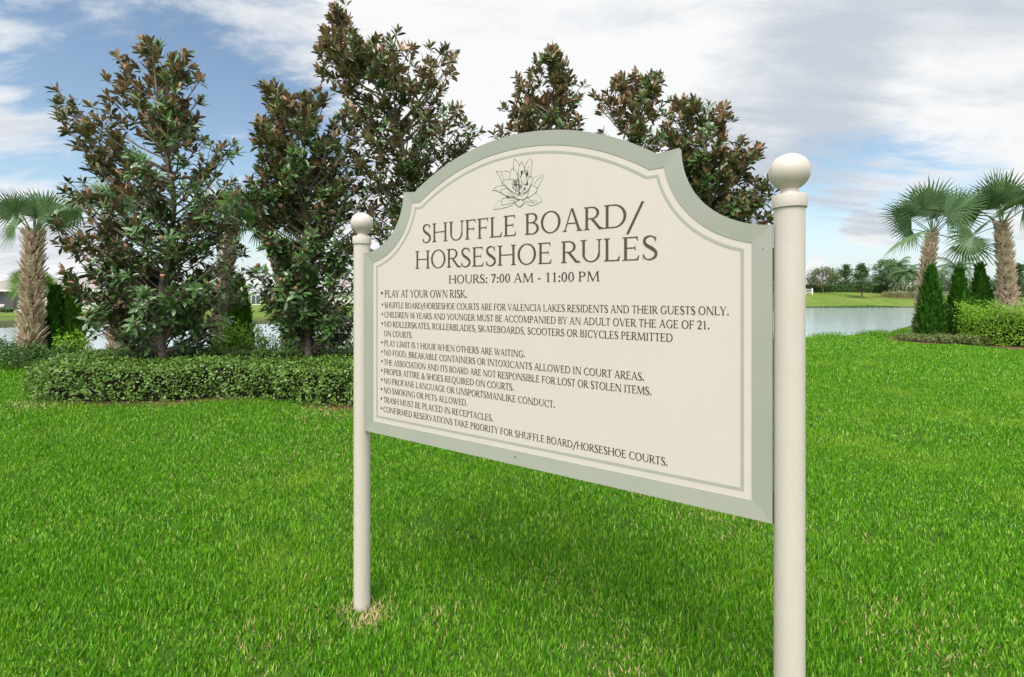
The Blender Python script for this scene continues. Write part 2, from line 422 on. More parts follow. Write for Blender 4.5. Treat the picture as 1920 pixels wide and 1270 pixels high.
# ---- lettering: a small serif face drawn from strokes (cap height 1)
def cr(pts, n=7):
    out = []; P = [np.array(p, float) for p in pts]; P = [2 * P[0] - P[1]] + P + [2 * P[-1] - P[-2]]
    for i in range(1, len(P) - 2):
        for k in range(n):
            t = k / n; a, b, c, d = P[i - 1], P[i], P[i + 1], P[i + 2]
            out.append(0.5 * ((2 * b) + (-a + c) * t + (2 * a - 5 * b + 4 * c - d) * t * t + (-a + 3 * b - 3 * c + d) * t ** 3))
    out.append(P[-2]); return out
class Glyph:
    def __init__(s, T): s.p = []; s.T = T; s.t = T * .44
    def rect(s, x0, y0, x1, y1): s.p.append([(x0, y0), (x1, y0), (x1, y1), (x0, y1)])
    def serif(s, x, y, up, l=.085, r=.085, w=None):
        w = w or s.T; h = .032 * up; e = .085 * up
        s.p.append([(x - w / 2 - l, y), (x + w / 2 + r, y), (x + w / 2 + r, y + h), (x + w / 2 + r * .25, y + h * 1.4), (x + w / 2, y + e), (x - w / 2, y + e), (x - w / 2 - l * .25, y + h * 1.4), (x - w / 2 - l, y + h)][::1 if up > 0 else -1])
    def stem(s, x, y0=0, y1=1, w=None, bot=True, top=True):
        w = w or s.T
        s.p.append([(x - w / 2, y0), (x + w / 2, y0), (x + w / 2, y1), (x - w / 2, y1)])
        if bot: s.serif(x, y0, 1, w=w)
        if top: s.serif(x, y1, -1, w=w)
    def diag(s, x0, y0, x1, y1, w, w2=None):
        w2 = w2 or w
        s.p.append([(x0 - w / 2, y0), (x0 + w / 2, y0), (x1 + w2 / 2, y1), (x1 - w2 / 2, y1)])
    def arc(s, cx, cy, rx, ry, a0, a1, wx=None, wy=None, n=22):
        wx = wx or s.T; wy = wy or s.t; o = []; i = []
        for k in range(n + 1):
            a = R_(a0 + (a1 - a0) * k / n)
            o.append((cx + rx * math.cos(a), cy + ry * math.sin(a))); i.append((cx + (rx - wx) * math.cos(a), cy + (ry - wy) * math.sin(a)))
        for k in range(n): s.p.append([o[k], o[k + 1], i[k + 1], i[k]])
    def stroke(s, pts, n=7):
        q = cr(pts, n); L = []; Rr = []
        for k in range(len(q)):
            d = q[min(k + 1, len(q) - 1)][:2] - q[max(k - 1, 0)][:2]; d = d / max(np.hypot(*d), 1e-6); nn = np.array([-d[1], d[0]]) * q[k][2] / 2
            L.append(tuple(q[k][:2] + nn)); Rr.append(tuple(q[k][:2] - nn))
        for k in range(len(q) - 1): s.p.append([L[k], L[k + 1], Rr[k + 1], Rr[k]])
def glyph(ch, T):
    g = Glyph(T); t = g.t; h = T / 2
    A = {'A': 1.0, 'B': .82, 'C': .96, 'D': 1.06, 'E': .80, 'F': .74, 'G': 1.04, 'H': 1.10, 'I': .44, 'J': .48, 'K': .98, 'L': .78, 'M': 1.30, 'N': 1.12, 'O': 1.08, 'P': .80,
         'Q': 1.1, 'R': .90, 'S': .70, 'T': .82, 'U': 1.06, 'V': .98, 'W': 1.42, 'X': .96, 'Y': .92, 'Z': .86, ' ': .34, '.': .32, ',': .32, ':': .32, '-': .46, '/': .62, '&': 1.02}
    adv = A.get(ch, .68)
    sx = .17
    if ch == 'A':
        g.diag(.14, 0, .47, 1, t * 1.1); g.diag(.85, 0, .50, 1.02, T * 1.05, T * .9); g.rect(.26, .33, .74, .33 + t); g.serif(.14, 0, 1, .09, .08, t); g.serif(.85, 0, 1, .08, .09)
    elif ch == 'B':
        g.stem(sx); g.rect(sx, 1 - t, .42, 1); g.rect(sx, .53, .42, .53 + t); g.rect(sx, 0, .44, t)
        g.arc(.41, .765, .30, .235, -90, 90); g.arc(.43, .28, .35, .28, -90, 90)
    elif ch in 'CG':
        g.arc(.55, .5, .50, .515, 48, 312); g.stroke([(.86, .90, t), (.885, .82, T * .6), (.89, .70, t * .8)], 4)
        if ch == 'C': g.stroke([(.86, .11, t), (.91, .20, t * .9)], 3)
        else: g.stem(.86, .10, .45, bot=False); g.rect(.86 - h, .09, .86 + h, .13); g.rect(.72, .42, .98, .45)
    elif ch == 'D':
        g.stem(sx); g.rect(sx, 1 - t, .46, 1); g.rect(sx, 0, .46, t); g.arc(.45, .5, .55, .5, -90, 90)
    elif ch in 'EF':
        g.stem(sx, bot=True); g.rect(sx, 1 - t, .68, 1); g.rect(sx, .50, .58, .50 + t)
        g.p.append([(.66, 1), (.69, .82), (.665, .82), (.60, 1 - t)]); g.p.append([(.55, .43), (.585, .43), (.585, .62), (.55, .62)])
        if ch == 'E': g.rect(sx, 0, .70, t); g.p.append([(.70, 0), (.74, .21), (.715, .21), (.62, t)])
    elif ch == 'H':
        g.stem(sx); g.stem(.93); g.rect(sx, .49, .93, .49 + t)
    elif ch == 'I': g.stem(.22)
    elif ch == 'J': g.stem(.27, .05, 1, bot=False); g.stroke([(.27, .08, T), (.23, -.08, T * .8), (.08, -.17, t)], 5)
    elif ch == 'K':
        g.stem(sx); g.diag(.24, .46, .78, 1, t * 1.5); g.serif(.78, 1, -1, .10, .07, t); g.diag(.84, 0, .38, .58, T * 1.25); g.serif(.86, 0, 1, .06, .10)
    elif ch == 'L': g.stem(sx); g.rect(sx, 0, .70, t); g.p.append([(.70, 0), (.74, .23), (.715, .23), (.60, t)])
    elif ch == 'M':
        g.diag(.16, 0, .22, 1, t * 1.2); g.diag(.64, .02, .24, 1, T); g.diag(.62, .02, 1.05, 1, t * 1.2); g.diag(1.13, 0, 1.07, 1, T); g.serif(.16, 0, 1, .09, .09, t); g.serif(1.13, 0, 1)
        g.serif(.20, 1, -1, .10, .0, t); g.serif(1.07, 1, -1, .0, .10)
    elif ch == 'N':
        g.stem(.17, w=t * 1.1); g.stem(.95, w=t * 1.1, bot=False); g.diag(.93, -.01, .20, 1, T * 1.15)
    elif ch in 'OQ':
        g.arc(.54, .5, .50, .515, -90, 270, n=40)
        if ch == 'Q': g.stroke([(.50, .0, T), (.75, -.13, T), (1.05, -.20, t)], 5)
    elif ch in 'PR':
        g.stem(sx); g.rect(sx, 1 - t, .42, 1); g.rect(sx, .46, .42, .46 + t); g.arc(.40, .73, .34, .27, -90, 90)
        if ch == 'R': g.diag(.80, 0, .40, .49, T * 1.2); g.serif(.82, 0, 1, .03, .09)
    elif ch == 'S':
        g.stroke([(.57, .80, t * .9), (.50, .93, t), (.34, .985, t * 1.2), (.16, .90, T * .85), (.13, .74, T * .95), (.24, .59, T * 1.1), (.44, .46, T * 1.15), (.58, .31, T), (.56, .13, T * .9), (.37, .015, t * 1.2), (.17, .06, t), (.09, .23, t * .9)], 6)
        g.p.append([(.55, .76), (.585, .76), (.60, .98), (.57, .98)]); g.p.append([(.06, .02), (.085, .02), (.11, .25), (.075, .25)])
    elif ch == 'T':
        g.stem(.41, top=False); g.rect(.06, 1 - t, .76, 1); g.p.append([(.06, 1), (.09, 1), (.07, .80), (.035, .80)]); g.p.append([(.73, 1), (.76, 1), (.785, .80), (.75, .80)])
    elif ch == 'U':
        g.stem(.19, .36, 1, bot=False); g.stem(.90, .36, 1, w=t * 1.3, bot=False); g.arc(.535, .38, .345 + h, .39, 180, 360, wx=T * .85)
    elif ch == 'V':
        g.diag(.50, -.02, .13, 1, T * .9, T * 1.05); g.diag(.50, -.02, .86, 1, t); g.serif(.13, 1, -1); g.serif(.86, 1, -1, .08, .08, t)
    elif ch == 'W':
        for x in (.10, .63): g.diag(x + .33, -.02, x, 1, T * .9, T); g.diag(x + .33, -.02, x + .62, 1, t)
        g.serif(.12, 1, -1); g.serif(1.26, 1, -1, .07, .07, t); g.serif(.66, 1, -1, .06, .04)
    elif ch == 'X':
        g.diag(.82, 0, .16, 1, T * 1.1); g.diag(.13, 0, .82, 1, t * 1.2); g.serif(.13, 0, 1, .07, .08, t); g.serif(.84, 0, 1); g.serif(.16, 1, -1); g.serif(.80, 1, -1, .08, .07, t)
    elif ch == 'Y':
        g.stem(.45, 0, .47, top=False); g.diag(.45, .42, .12, 1, T * .95, T); g.diag(.46, .42, .80, 1, t); g.serif(.12, 1, -1); g.serif(.80, 1, -1, .08, .08, t)
    elif ch == 'Z':
        g.rect(.10, 1 - t, .76, 1); g.rect(.06, 0, .80, t); g.diag(.13, t, .68, 1 - t, T * 1.1); g.p.append([(.08, 1), (.11, 1), (.12, .8), (.09, .8)]); g.p.append([(.78, 0), (.80, 0), (.83, .22), (.80, .22)])
    elif ch == '0': g.arc(.34, .5, .30, .51, -90, 270, n=36)
    elif ch == '1': g.stem(.36, top=False); g.p.append([(.36 + h, 1), (.36 + h, .90), (.13, .80), (.13, .85)])
    elif ch == '2':
        g.stroke([(.08, .74, t), (.14, .93, t * 1.3), (.33, .98, t * 1.5), (.53, .87, T * .9), (.54, .66, T), (.38, .40, T * .8), (.08, .06, t)], 6); g.rect(.06, 0, .60, T * .8); g.p.append([(.58, 0), (.61, 0), (.64, .19), (.61, .19)])
    elif ch == '6':
        g.stroke([(.56, 1.0, t), (.36, .90, T * .7), (.16, .66, T), (.09, .36, T)], 6); g.arc(.34, .31, .29, .32, -90, 270, n=30)
    elif ch == '7': g.rect(.07, 1 - T * .8, .62, 1); g.diag(.22, 0, .58, 1 - t, T); g.p.append([(.07, 1), (.10, 1), (.08, .78), (.05, .78)])
    elif ch == '.': s_ = T * .68; g.p.append([(.16 + s_ * math.cos(a * math.pi / 6), s_ * .95 + s_ * math.sin(a * math.pi / 6)) for a in range(12)])
    elif ch == ',': g.stroke([(.16, .10, T * 1.3), (.18, .0, T * .9), (.10, -.18, t * .7)], 4)
    elif ch == ':':
        s_ = T * .66
        for yy in (.08, .56): g.p.append([(.16 + s_ * math.cos(a * math.pi / 6), yy + s_ * math.sin(a * math.pi / 6)) for a in range(12)])
    elif ch == '-': g.rect(.07, .31, .40, .31 + t * 1.5)
    elif ch == '/': g.diag(-.04, -.30, .60, 1.0, T * .95)
    elif ch == '&':
        g.stroke([(.98, .50, t), (.86, .24, t * 1.1), (.60, .02, t * 1.3), (.34, .0, T * .9), (.14, .14, T), (.20, .40, T * .8), (.46, .58, t * 1.2), (.60, .78, T * .8), (.48, .97, t), (.33, .84, T * .8), (.44, .56, T), (.70, .20, T), (.98, 0, t)], 6); g.rect(.82, .48, 1.06, .51)
    return g.p, adv
def text_line(name, txt, s0, s1, z, cap, T, m, bullet=False, whole=True):
    x = 0; items = []
    tr = {'AT': -.10, 'AY': -.08, 'LY': -.06, 'AV': -.10, 'WA': -.08, 'TA': -.08, 'YO': -.06, 'RT': -.03, 'LT': -.06, 'PA': -.06}
    for i, ch in enumerate(txt):
        p, adv = glyph(ch, T); items.append((x, p)); x += adv + tr.get(txt[i:i + 2], 0) + .02
    xs = [px_ + a[0] for px_, p in items for q in p for a in q]; lo, hi = min(xs), max(xs); kx = (s1 - s0) / (hi - lo)
    def words():
        cur = []
        for ch, it in zip(txt, items):
            if ch == ' ' and not whole:
                if cur: yield cur
                cur = []
            else: cur.append(it)
        yield cur
    for wi, ws in enumerate(words()):
        mb = MB()
        for px_, p in ws:
            for k, q in enumerate(p):
                o = 0.0008 + 0.000012 * (k % 40)
                pts = [sp3(s0 + (px_ + a[0] - lo) * kx, z + a[1] * cap, o) for a in q]
                ar = sum(q[i][0] * q[(i + 1) % len(q)][1] - q[(i + 1) % len(q)][0] * q[i][1] for i in range(len(q)))
                mb.poly(pts if ar > 0 else pts[::-1])
        if bullet and wi == 0:
            r = cap * .19
            mb.poly([sp3(s0 - cap * .55 + r * math.cos(a * math.pi / 7), z + cap * .60 + r * 1.15 * math.sin(a * math.pi / 7), .0008) for a in range(14)])
        link(name, mb.mesh(name), m, panel)
text_line('title_word', 'SHUFFLE BOARD/', -.512, .513, 1.836, .0845, .124, M['brown'], whole=False)
text_line('title_word', 'HORSESHOE RULES', -.558, .558, 1.718, .0825, .124, M['brown'], whole=False)
text_line('hours_word', 'HOURS: 7:00 AM - 11:00 PM', -.357, .351, 1.6475, .0365, .155, M['darkbrown'], whole=False)
rules = [('PLAY AT YOUR OWN RISK.', -.762, -.255, 1.585, .0345, 1), ('SHUFFLE BOARD/HORSESHOE COURTS ARE FOR VALENCIA LAKES RESIDENTS AND THEIR GUESTS ONLY.', -.762, .779, 1.5335, .0275, 1),
         ('CHILDREN 16 YEARS AND YOUNGER MUST BE ACCOMPANIED BY AN ADULT OVER THE AGE OF 21.', -.763, .722, 1.487, .0275, 1),
         ('NO ROLLERSKATES, ROLLERBLADES, SKATEBOARDS, SCOOTERS OR BICYCLES PERMITTED', -.764, .608, 1.441, .0275, 1), ('ON COURTS.', -.765, -.577, 1.395, .0275, 0),
         ('PLAY LIMIT IS 1 HOUR WHEN OTHERS ARE WAITING.', -.765, .035, 1.348, .0275, 1), ('NO FOOD, BREAKABLE CONTAINERS OR INTOXICANTS ALLOWED IN COURT AREAS.', -.765, .512, 1.302, .0275, 1),
         ('THE ASSOCIATION AND ITS BOARD ARE NOT RESPONSIBLE FOR LOST OR STOLEN ITEMS.', -.766, .537, 1.255, .0275, 1), ('PROPER ATTIRE & SHOES REQUIRED ON COURTS.', -.767, -.017, 1.210, .0275, 1),
         ('NO PROFANE LANGUAGE OR UNSPORTSMANLIKE CONDUCT.', -.767, .169, 1.164, .0275, 1), ('NO SMOKING OR PETS ALLOWED.', -.768, -.253, 1.118, .0275, 1),
         ('TRASH MUST BE PLACED IN RECEPTACLES.', -.769, -.119, 1.071, .0275, 1), ('CONFIRMED RESERVATIONS TAKE PRIORITY FOR SHUFFLE BOARD/HORSESHOE COURTS.', -.770, .591, 1.024, .0275, 1)]
for tx, a, b_, z, c, bl in rules: text_line('rule_line', tx, a, b_, z, c, .165, M['darkbrown'], bool(bl))
# ---- water-lily emblem: pale petals with inked outlines
PET = [[(430, 435), (480, 520), (510, 600), (560, 660), (650, 560), (640, 460), (560, 430), (500, 445)], [(715, 240), (700, 320), (705, 400), (760, 480), (800, 420), (790, 330), (750, 270)],
       [(960, 230), (900, 320), (880, 390), (890, 430), (930, 400), (1000, 290)], [(1000, 300), (930, 400), (900, 470), (960, 520), (980, 480), (990, 380)],
       [(830, 280), (790, 370), (780, 470), (815, 520), (870, 430), (880, 400), (850, 320)], [(1180, 490), (1100, 505), (1010, 550), (980, 640), (1070, 700), (1130, 620), (1170, 540)],
       [(680, 395), (655, 460), (645, 560), (700, 620), (780, 640), (760, 490), (710, 410)], [(860, 430), (820, 520), (840, 620), (900, 640), (915, 560), (890, 470)],
       [(370, 735), (430, 690), (540, 660), (610, 720), (500, 770), (440, 745)], [(525, 600), (580, 570), (690, 580), (740, 680), (790, 800), (700, 770), (600, 690)],
       [(1060, 780), (960, 850), (880, 900), (930, 960), (1000, 980), (1100, 940), (1150, 910), (1140, 860)], [(380, 1040), (430, 950), (500, 890), (580, 860), (700, 950), (600, 1000), (480, 1030)],
       [(990, 650), (940, 760), (930, 850), (1040, 790), (1080, 720), (1040, 680)], [(490, 755), (540, 720), (600, 715), (680, 790), (720, 850), (620, 830), (540, 800)],
       [(990, 520), (940, 560), (910, 640), (840, 780), (920, 750), (980, 650), (1010, 550)], [(510, 920), (540, 870), (590, 860), (690, 870), (800, 900), (720, 930), (600, 960), (520, 970)],
       [(690, 830), (760, 870), (850, 885), (930, 830), (920, 780), (830, 830), (780, 830)], [(720, 940), (800, 1000), (870, 930), (820, 890)]]
def em(p): return px_plane(880 + p[0] / 8.467, 270 + p[1] / 8.467)
fe, ke, kp = MB(), MB(), MB()
def inkline(mb, pts, w0, o, closed=False):
    q = cr([(a, b, 0) for a, b in (pts + pts[:1] if closed else pts)], 5)
    for i in range(len(q) - 1):
        a, b = np.array(em(q[i][:2])), np.array(em(q[i + 1][:2])); d = b - a; L = np.hypot(*d)
        if L < 1e-6: continue
        nn = np.array([-d[1], d[0]]) / L * w0 * (.55 + .6 * abs(math.sin(i * .55 + len(pts)))) / 2
        P4 = [a + nn, a - nn, b - nn, b + nn]; mb.poly([sp3(*p, o) for p in P4])
for k, pt in enumerate(PET):
    q = cr([(a, b, 0) for a, b in pt + pt[:1]], 5)[:-1]; c2 = [em(p[:2]) for p in q]
    ar = sum(c2[i][0] * c2[(i + 1) % len(c2)][1] - c2[(i + 1) % len(c2)][0] * c2[i][1] for i in range(len(c2)))
    if ar < 0: c2 = c2[::-1]
    fe.poly([sp3(*p, .0006 + .00006 * k) for p in c2])
    inkline(kp if k in (5, 10, 11, 3) else ke, pt, .0017 if k in (5, 10, 11) else .0020, .00063 + .00006 * k, True)
for k in range(30):
    a = random.uniform(0, 6.28); r = random.random() ** .5; cx_, cy_ = 765 + 95 * r * math.cos(a), 650 + 110 * r * math.sin(a)
    inkline(ke, [(cx_, cy_ - 24), (cx_ + (770 - cx_) * .10, cy_), (cx_ + (790 - cx_) * .25, cy_ + 26)], .0022, .0022 + k * .00002)
for pt in ([(505, 440), (530, 500), (555, 570)], [(900, 900), (950, 925), (1030, 935)], [(930, 870), (1000, 905), (1080, 910)], [(600, 760), (650, 800), (690, 835)], [(1150, 515), (1080, 570), (1030, 640)], [(640, 900), (720, 905), (800, 900)]):
    inkline(kp, pt, .0015, .0025)
for pt in ([(820, 430), (855, 425), (850, 470), (825, 500)], [(935, 430), (940, 480), (915, 520), (900, 470)], [(785, 770), (815, 765), (820, 800), (790, 805)], [(580, 830), (660, 855), (600, 862)], [(930, 600), (940, 650), (905, 660)], [(900, 690), (850, 750), (900, 720)]):
    c2 = [em(p) for p in pt]; ke.poly([sp3(*p, .0028) for p in c2])
emb = link('flower_emblem', fe.mesh('flower_emblem'), M['petal'], panel); emb['label'] = 'line drawing of an open water lily'
ke.add(kp.v, kp.f, 1); link('emblem_outline', ke.mesh('emblem_outline'), [M['ink'], M['inkpale']], panel)
# ================================================================== PLANT MATERIALS
M['mag_top'] = mat('magnolia_leaf_top', (0.034, 0.092, 0.023), 0.28, 0.6, island=(0.100, 0.195, 0.052))
def under_mat():
    m = bpy.data.materials.new('magnolia_leaf_underside'); m.use_nodes = True; T = NT(m.node_tree); b = m.node_tree.nodes['Principled BSDF']
    g = T.n('ShaderNodeNewGeometry'); c = T.n('ShaderNodeValToRGB'); e = c.color_ramp.elements
    e[0].position = 0; e[0].color = (0.070, 0.105, 0.045, 1); e[1].position = 1; e[1].color = (0.60, 0.40, 0.28, 1)
    for p_, k_ in ((.30, (0.085, 0.110, 0.050, 1)), (.42, (0.26, 0.165, 0.105, 1)), (.62, (0.40, 0.22, 0.14, 1)), (.85, (0.52, 0.31, 0.20, 1))):
        x = e.new(p_); x.color = k_
    sz = T.n('ShaderNodeSeparateXYZ'); T.lk(g.outputs['Position'], sz.inputs[0])
    T.lk(T.m('ADD', T.m('MULTIPLY', g.outputs['Random Per Island'], .8), T.ss(sz.outputs['Z'], 1.0, 5.5, -.10, .30)), c.inputs[0]); T.lk(c.outputs[0], b.inputs['Base Color']); b.inputs['Roughness'].default_value = .7; b.inputs['Specular IOR Level'].default_value = .2
    return m
M['mag_under'] = under_mat()
M['mag_bark'] = mat('magnolia_bark', (0.155, 0.130, 0.105), 0.9, 0.1, var=(0.23, 0.205, 0.17), var_scale=9, bump=0.4, bump_scale=25)
M['mag_cone'] = mat('magnolia_seed_cone', (0.50, 0.235, 0.165), 0.75, 0.2, var=(0.40, 0.24, 0.135), var_scale=50, bump=0.9, bump_scale=160)
M['hedge_leaf'] = mat('hedge_leaf', (0.045, 0.118, 0.013), 0.38, 0.5, island=(0.155, 0.275, 0.034), trans=0.15)
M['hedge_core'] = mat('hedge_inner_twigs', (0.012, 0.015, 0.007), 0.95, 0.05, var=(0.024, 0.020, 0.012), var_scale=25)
M['mulch'] = mat('brown_mulch', (0.105, 0.058, 0.032), 0.95, 0.05, var=(0.20, 0.125, 0.08), var_scale=30, bump=1.0, bump_scale=60)
M['palm_leaf'] = mat('palm_leaf', (0.085, 0.165, 0.062), 0.36, 0.45, island=(0.140, 0.240, 0.098), trans=0.22)
M['palm_light'] = mat('young_palm_leaf', (0.115, 0.235, 0.040), 0.42, 0.4, island=(0.16, 0.29, 0.06), trans=0.25)
M['boot'] = mat('palm_boot', (0.52, 0.41, 0.30), 0.9, 0.08, island=(0.30, 0.225, 0.155), var=(0.62, 0.52, 0.40), var_scale=7, bump=0.5, bump_scale=40)
M['boot_dark'] = mat('palm_trunk_core', (0.085, 0.058, 0.036), 0.95, 0.05, var=(0.13, 0.09, 0.06), var_scale=12)
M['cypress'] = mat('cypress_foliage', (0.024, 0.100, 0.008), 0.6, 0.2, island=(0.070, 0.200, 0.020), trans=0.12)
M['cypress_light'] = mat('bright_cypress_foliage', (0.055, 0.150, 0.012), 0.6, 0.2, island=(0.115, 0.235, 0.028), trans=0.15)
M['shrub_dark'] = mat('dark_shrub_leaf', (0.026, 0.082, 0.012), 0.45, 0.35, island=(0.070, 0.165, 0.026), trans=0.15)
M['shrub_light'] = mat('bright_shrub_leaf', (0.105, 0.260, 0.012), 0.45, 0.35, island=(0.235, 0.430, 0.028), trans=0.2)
M['cover_leaf'] = mat('ground_cover_leaf', (0.075, 0.125, 0.028), 0.5, 0.3, island=(0.200, 0.235, 0.075), trans=0.15)
M['far_leaf'] = mat('far_tree_leaf', (0.040, 0.095, 0.030), 0.6, 0.2, island=(0.080, 0.150, 0.050), trans=0.1)
M['far_leaf_olive'] = mat('far_olive_leaf', (0.085, 0.110, 0.038), 0.6, 0.2, island=(0.13, 0.15, 0.06), trans=0.1)
M['far_grass'] = mat('far_ornamental_grass', (0.19, 0.22, 0.10), 0.7, 0.15, island=(0.27, 0.27, 0.14))
M['bark'] = mat('grey_brown_bark', (0.14, 0.11, 0.085), 0.9, 0.1, var=(0.20, 0.165, 0.13), var_scale=5)
M['queen_trunk'] = mat('pale_palm_trunk', (0.33, 0.28, 0.22), 0.9, 0.1, var=(0.25, 0.20, 0.16), var_scale=3)

# ================================================================== MAGNOLIAS
CONE = None
def cone_mesh():
    mb = MB(); prof = [(.002, 0), (.007, .002), (.018, .010), (.026, .028), (.025, .048), (.017, .066), (.007, .077), (.001, .080)]
    mb.lathe((0, 0, 0), prof, 10); return mb.mesh('seed_cone')
def magnolia(base_px, Y, trunk_px, rows, nclump, ncone, label, seed, leaf=.184, extra=(), tips=True, dens=1.6):
    global CONE
    r = np.random.default_rng(seed); S = Y / F
    bx = (base_px - CX) * S
    root = empty('magnolia_tree', (bx, Y, 0), label, 'tree', 'magnolia trees behind the clipped hedge')
    tp = [Vector((bx, Y, -0.05))] + [at(x, y, Y) + Vector((0, .10 * math.sin(i * 1.9 + seed), 0)) for i, (x, y) in enumerate(trunk_px)]
    tz = np.array([p.z for p in tp]); txx = np.array([p.x for p in tp]); tyy = np.array([p.y for p in tp])
    top = tz[-1]
    def trunk_at(z): return np.array([np.interp(z, tz, txx), np.interp(z, tz, tyy), z])
    def trad(z): return max(.070 * (1 - z / (top + .5)) ** .85, .010)
    tb = MB()
    q = cr([(p.x, p.y, p.z) for p in tp], 5)
    tb.tube(q, [trad(max(p[2], 0)) * (1.25 if p[2] < .15 else 1) for p in q], 10)
    ry = np.array([a[0] for a in rows]); xl = np.array([a[1] for a in rows]); xr = np.array([a[2] for a in rows])
    rz = EYE + (HOR - ry) * S
    o = np.argsort(rz); rz, xl, xr = rz[o], ((xl - CX) * S)[o], ((xr - CX) * S)[o]
    # clump centres fill the envelope, biased outwards
    zs = np.linspace(rz[0], rz[-1], 80); wz = np.interp(zs, rz, xr - xl) ** 1.35; wz /= wz.sum()
    cl = []
    for k in range(int(nclump * dens)):
        z = r.choice(zs, p=wz) + r.uniform(-.05, .05); a, b_ = np.interp(z, rz, xl), np.interp(z, rz, xr)
        c = (a + b_) / 2; hw = max((b_ - a) / 2 - .10, .05); th = r.uniform(0, 2 * math.pi); rr = r.uniform(0.04, 1) ** .52
        ux = r.uniform(-1, 1); cl.append((c + hw * ux, trunk_at(z)[1] + min(hw, 1.0) * .85 * math.sqrt(1 - ux * ux * .9) * r.choice([-1, 1]) * r.uniform(.15, 1) ** .6, z))
    if tips:
        for z, a, b_ in zip(rz, xl, xr):
            if z > rz[0] + .2:
                cl.append((a + .10, Y + r.uniform(-.2, .2), z - .06)); cl.append((b_ - .10, Y + r.uniform(-.2, .2), z - .06))
    for x, y in extra: p = at(x, y, Y + r.uniform(-.25, .25)); cl.append((p.x, p.y, p.z - .06))
    RC, RD = [], []
    for c in cl:
        c = np.array(c); t0 = trunk_at(np.clip(c[2], .3, top)); hd = np.hypot(*(c[:2] - t0[:2]))
        z0 = np.clip(c[2] - .25 - .55 * hd - r.uniform(0, .25), .55, top - .15); s = trunk_at(z0); out = c - s; L = np.linalg.norm(out)
        mid = s + out * .5 + np.array([0, 0, -.07 * L]) + r.normal(size=3) * .03
        pts = cr([s, mid, c], 5); tb.tube(pts, list(np.linspace(min(.010 + .007 * L, trad(z0) * .8), .006, len(pts))), 5)
        od = unit(np.array([out[0], out[1], 0.0])[None])[0]
        nr = int(r.integers(5, 9))
        for j in range(nr):
            if j == 0: p = c
            else:
                f_ = r.uniform(.45, 1.0); p = np.array(pts[int(f_ * (len(pts) - 1))]) + unit(r.normal(size=(1, 3)))[0] * r.uniform(.06, .20) + np.array([0, 0, .05])
                q0 = np.array(pts[int(max(f_ - .15, 0) * (len(pts) - 1))])
                tb.tube([q0, (q0 + p) / 2 + r.normal(size=3) * .012, p], [.0055, .0045, .0035], 4, cap=False)
            d = unit((np.array([0, 0, 1.0]) * r.uniform(.55, 1.3) + od * r.uniform(.1, .8) + r.normal(size=3) * .25)[None])[0]
            RC.append(p); RD.append(d)
    RC, RD = np.array(RC), np.array(RD); nR = len(RC)
    nl = r.integers(8, 14, nR); ii = np.repeat(np.arange(nR), nl); N = len(ii)
    kk = np.concatenate([np.arange(n) for n in nl]); fr = kk / np.repeat(nl, nl)
    ax = RD[ii]; e1 = unit(np.cross(ax, r.normal(size=(nR, 3))[ii])); e2 = np.cross(ax, e1)
    az = kk * 2.399 + r.normal(size=N) * .25; lowk = np.clip((top - RC[:, 2]) / (top * .75), 0, 1)[ii]; pit = np.radians(12 + 22 * lowk + (56 + 22 * lowk) * (1 - fr) ** .9 + r.normal(size=N) * 11)
    rad_ = e1 * np.cos(az)[:, None] + e2 * np.sin(az)[:, None]
    D = ax * np.cos(pit)[:, None] + rad_ * np.sin(pit)[:, None]
    D[:, 2] -= .18 * (1 - fr) * r.random(N)
    Nn = ax * np.sin(pit)[:, None] - rad_ * np.cos(pit)[:, None] + r.normal(size=(N, 3)) * .22
    C = RC[ii] - ax * ((1 - fr) * .10)[:, None] + rad_ * .004
    L = leaf * r.uniform(.62, 1.12, N) * (1 - .18 * fr); Wd = L * r.uniform(.34, .44, N)
    me = leaves_mesh('crown', C, D, Nn, L, Wd, T_OVAL, F_OVAL, True)
    link('crown', me, [M['mag_top'], M['mag_under']], root, True)
    autosmooth(tb.build('trunk', M['mag_bark'], root), 60)
    if CONE is None: CONE = cone_mesh(); CONE.materials.append(M['mag_cone']); CONE.polygons.foreach_set('use_smooth', np.ones(len(CONE.polygons), dtype=bool))
    sc_ = -RC[:, 1] + r.normal(size=nR) * .4 + (RC[:, 2] < 3.6) * .5
    for k in np.argsort(-sc_)[:ncone * 2:2]:
        c = bpy.data.objects.new('seed_cone', CONE); COL.objects.link(c); c.parent = root
        p = Vector(RC[k] + RD[k] * .02) - Vector(root.location); c.location = p
        c.rotation_euler = (Vector(RD[k]) + Vector((r.normal() * .35, -.55, -.1))).to_track_quat('Z', 'Y').to_euler(); k_ = r.uniform(1.0, 1.35); c.scale = (k_, k_, k_)
    return root
magnolia(308, 8.45, [(309, 560), (315, 470), (320, 360), (306, 230), (290, 105)],
         [(85, 262, 310), (105, 215, 368), (140, 192, 385), (178, 205, 378), (205, 108, 372), (232, 108, 378), (262, 140, 420), (290, 160, 452), (335, 150, 458), (352, 112, 458), (400, 105, 455), (450, 112, 460), (500, 108, 462), (540, 140, 462), (590, 150, 440), (622, 190, 420)],
         78, 26, 'full magnolia standing alone at the left end of the hedge, nearest the left sabal palm', 11,
         extra=[(222, 100), (285, 85), (325, 110), (360, 120), (112, 212), (125, 238), (135, 195), (440, 262), (185, 350), (120, 350), (170, 190)])
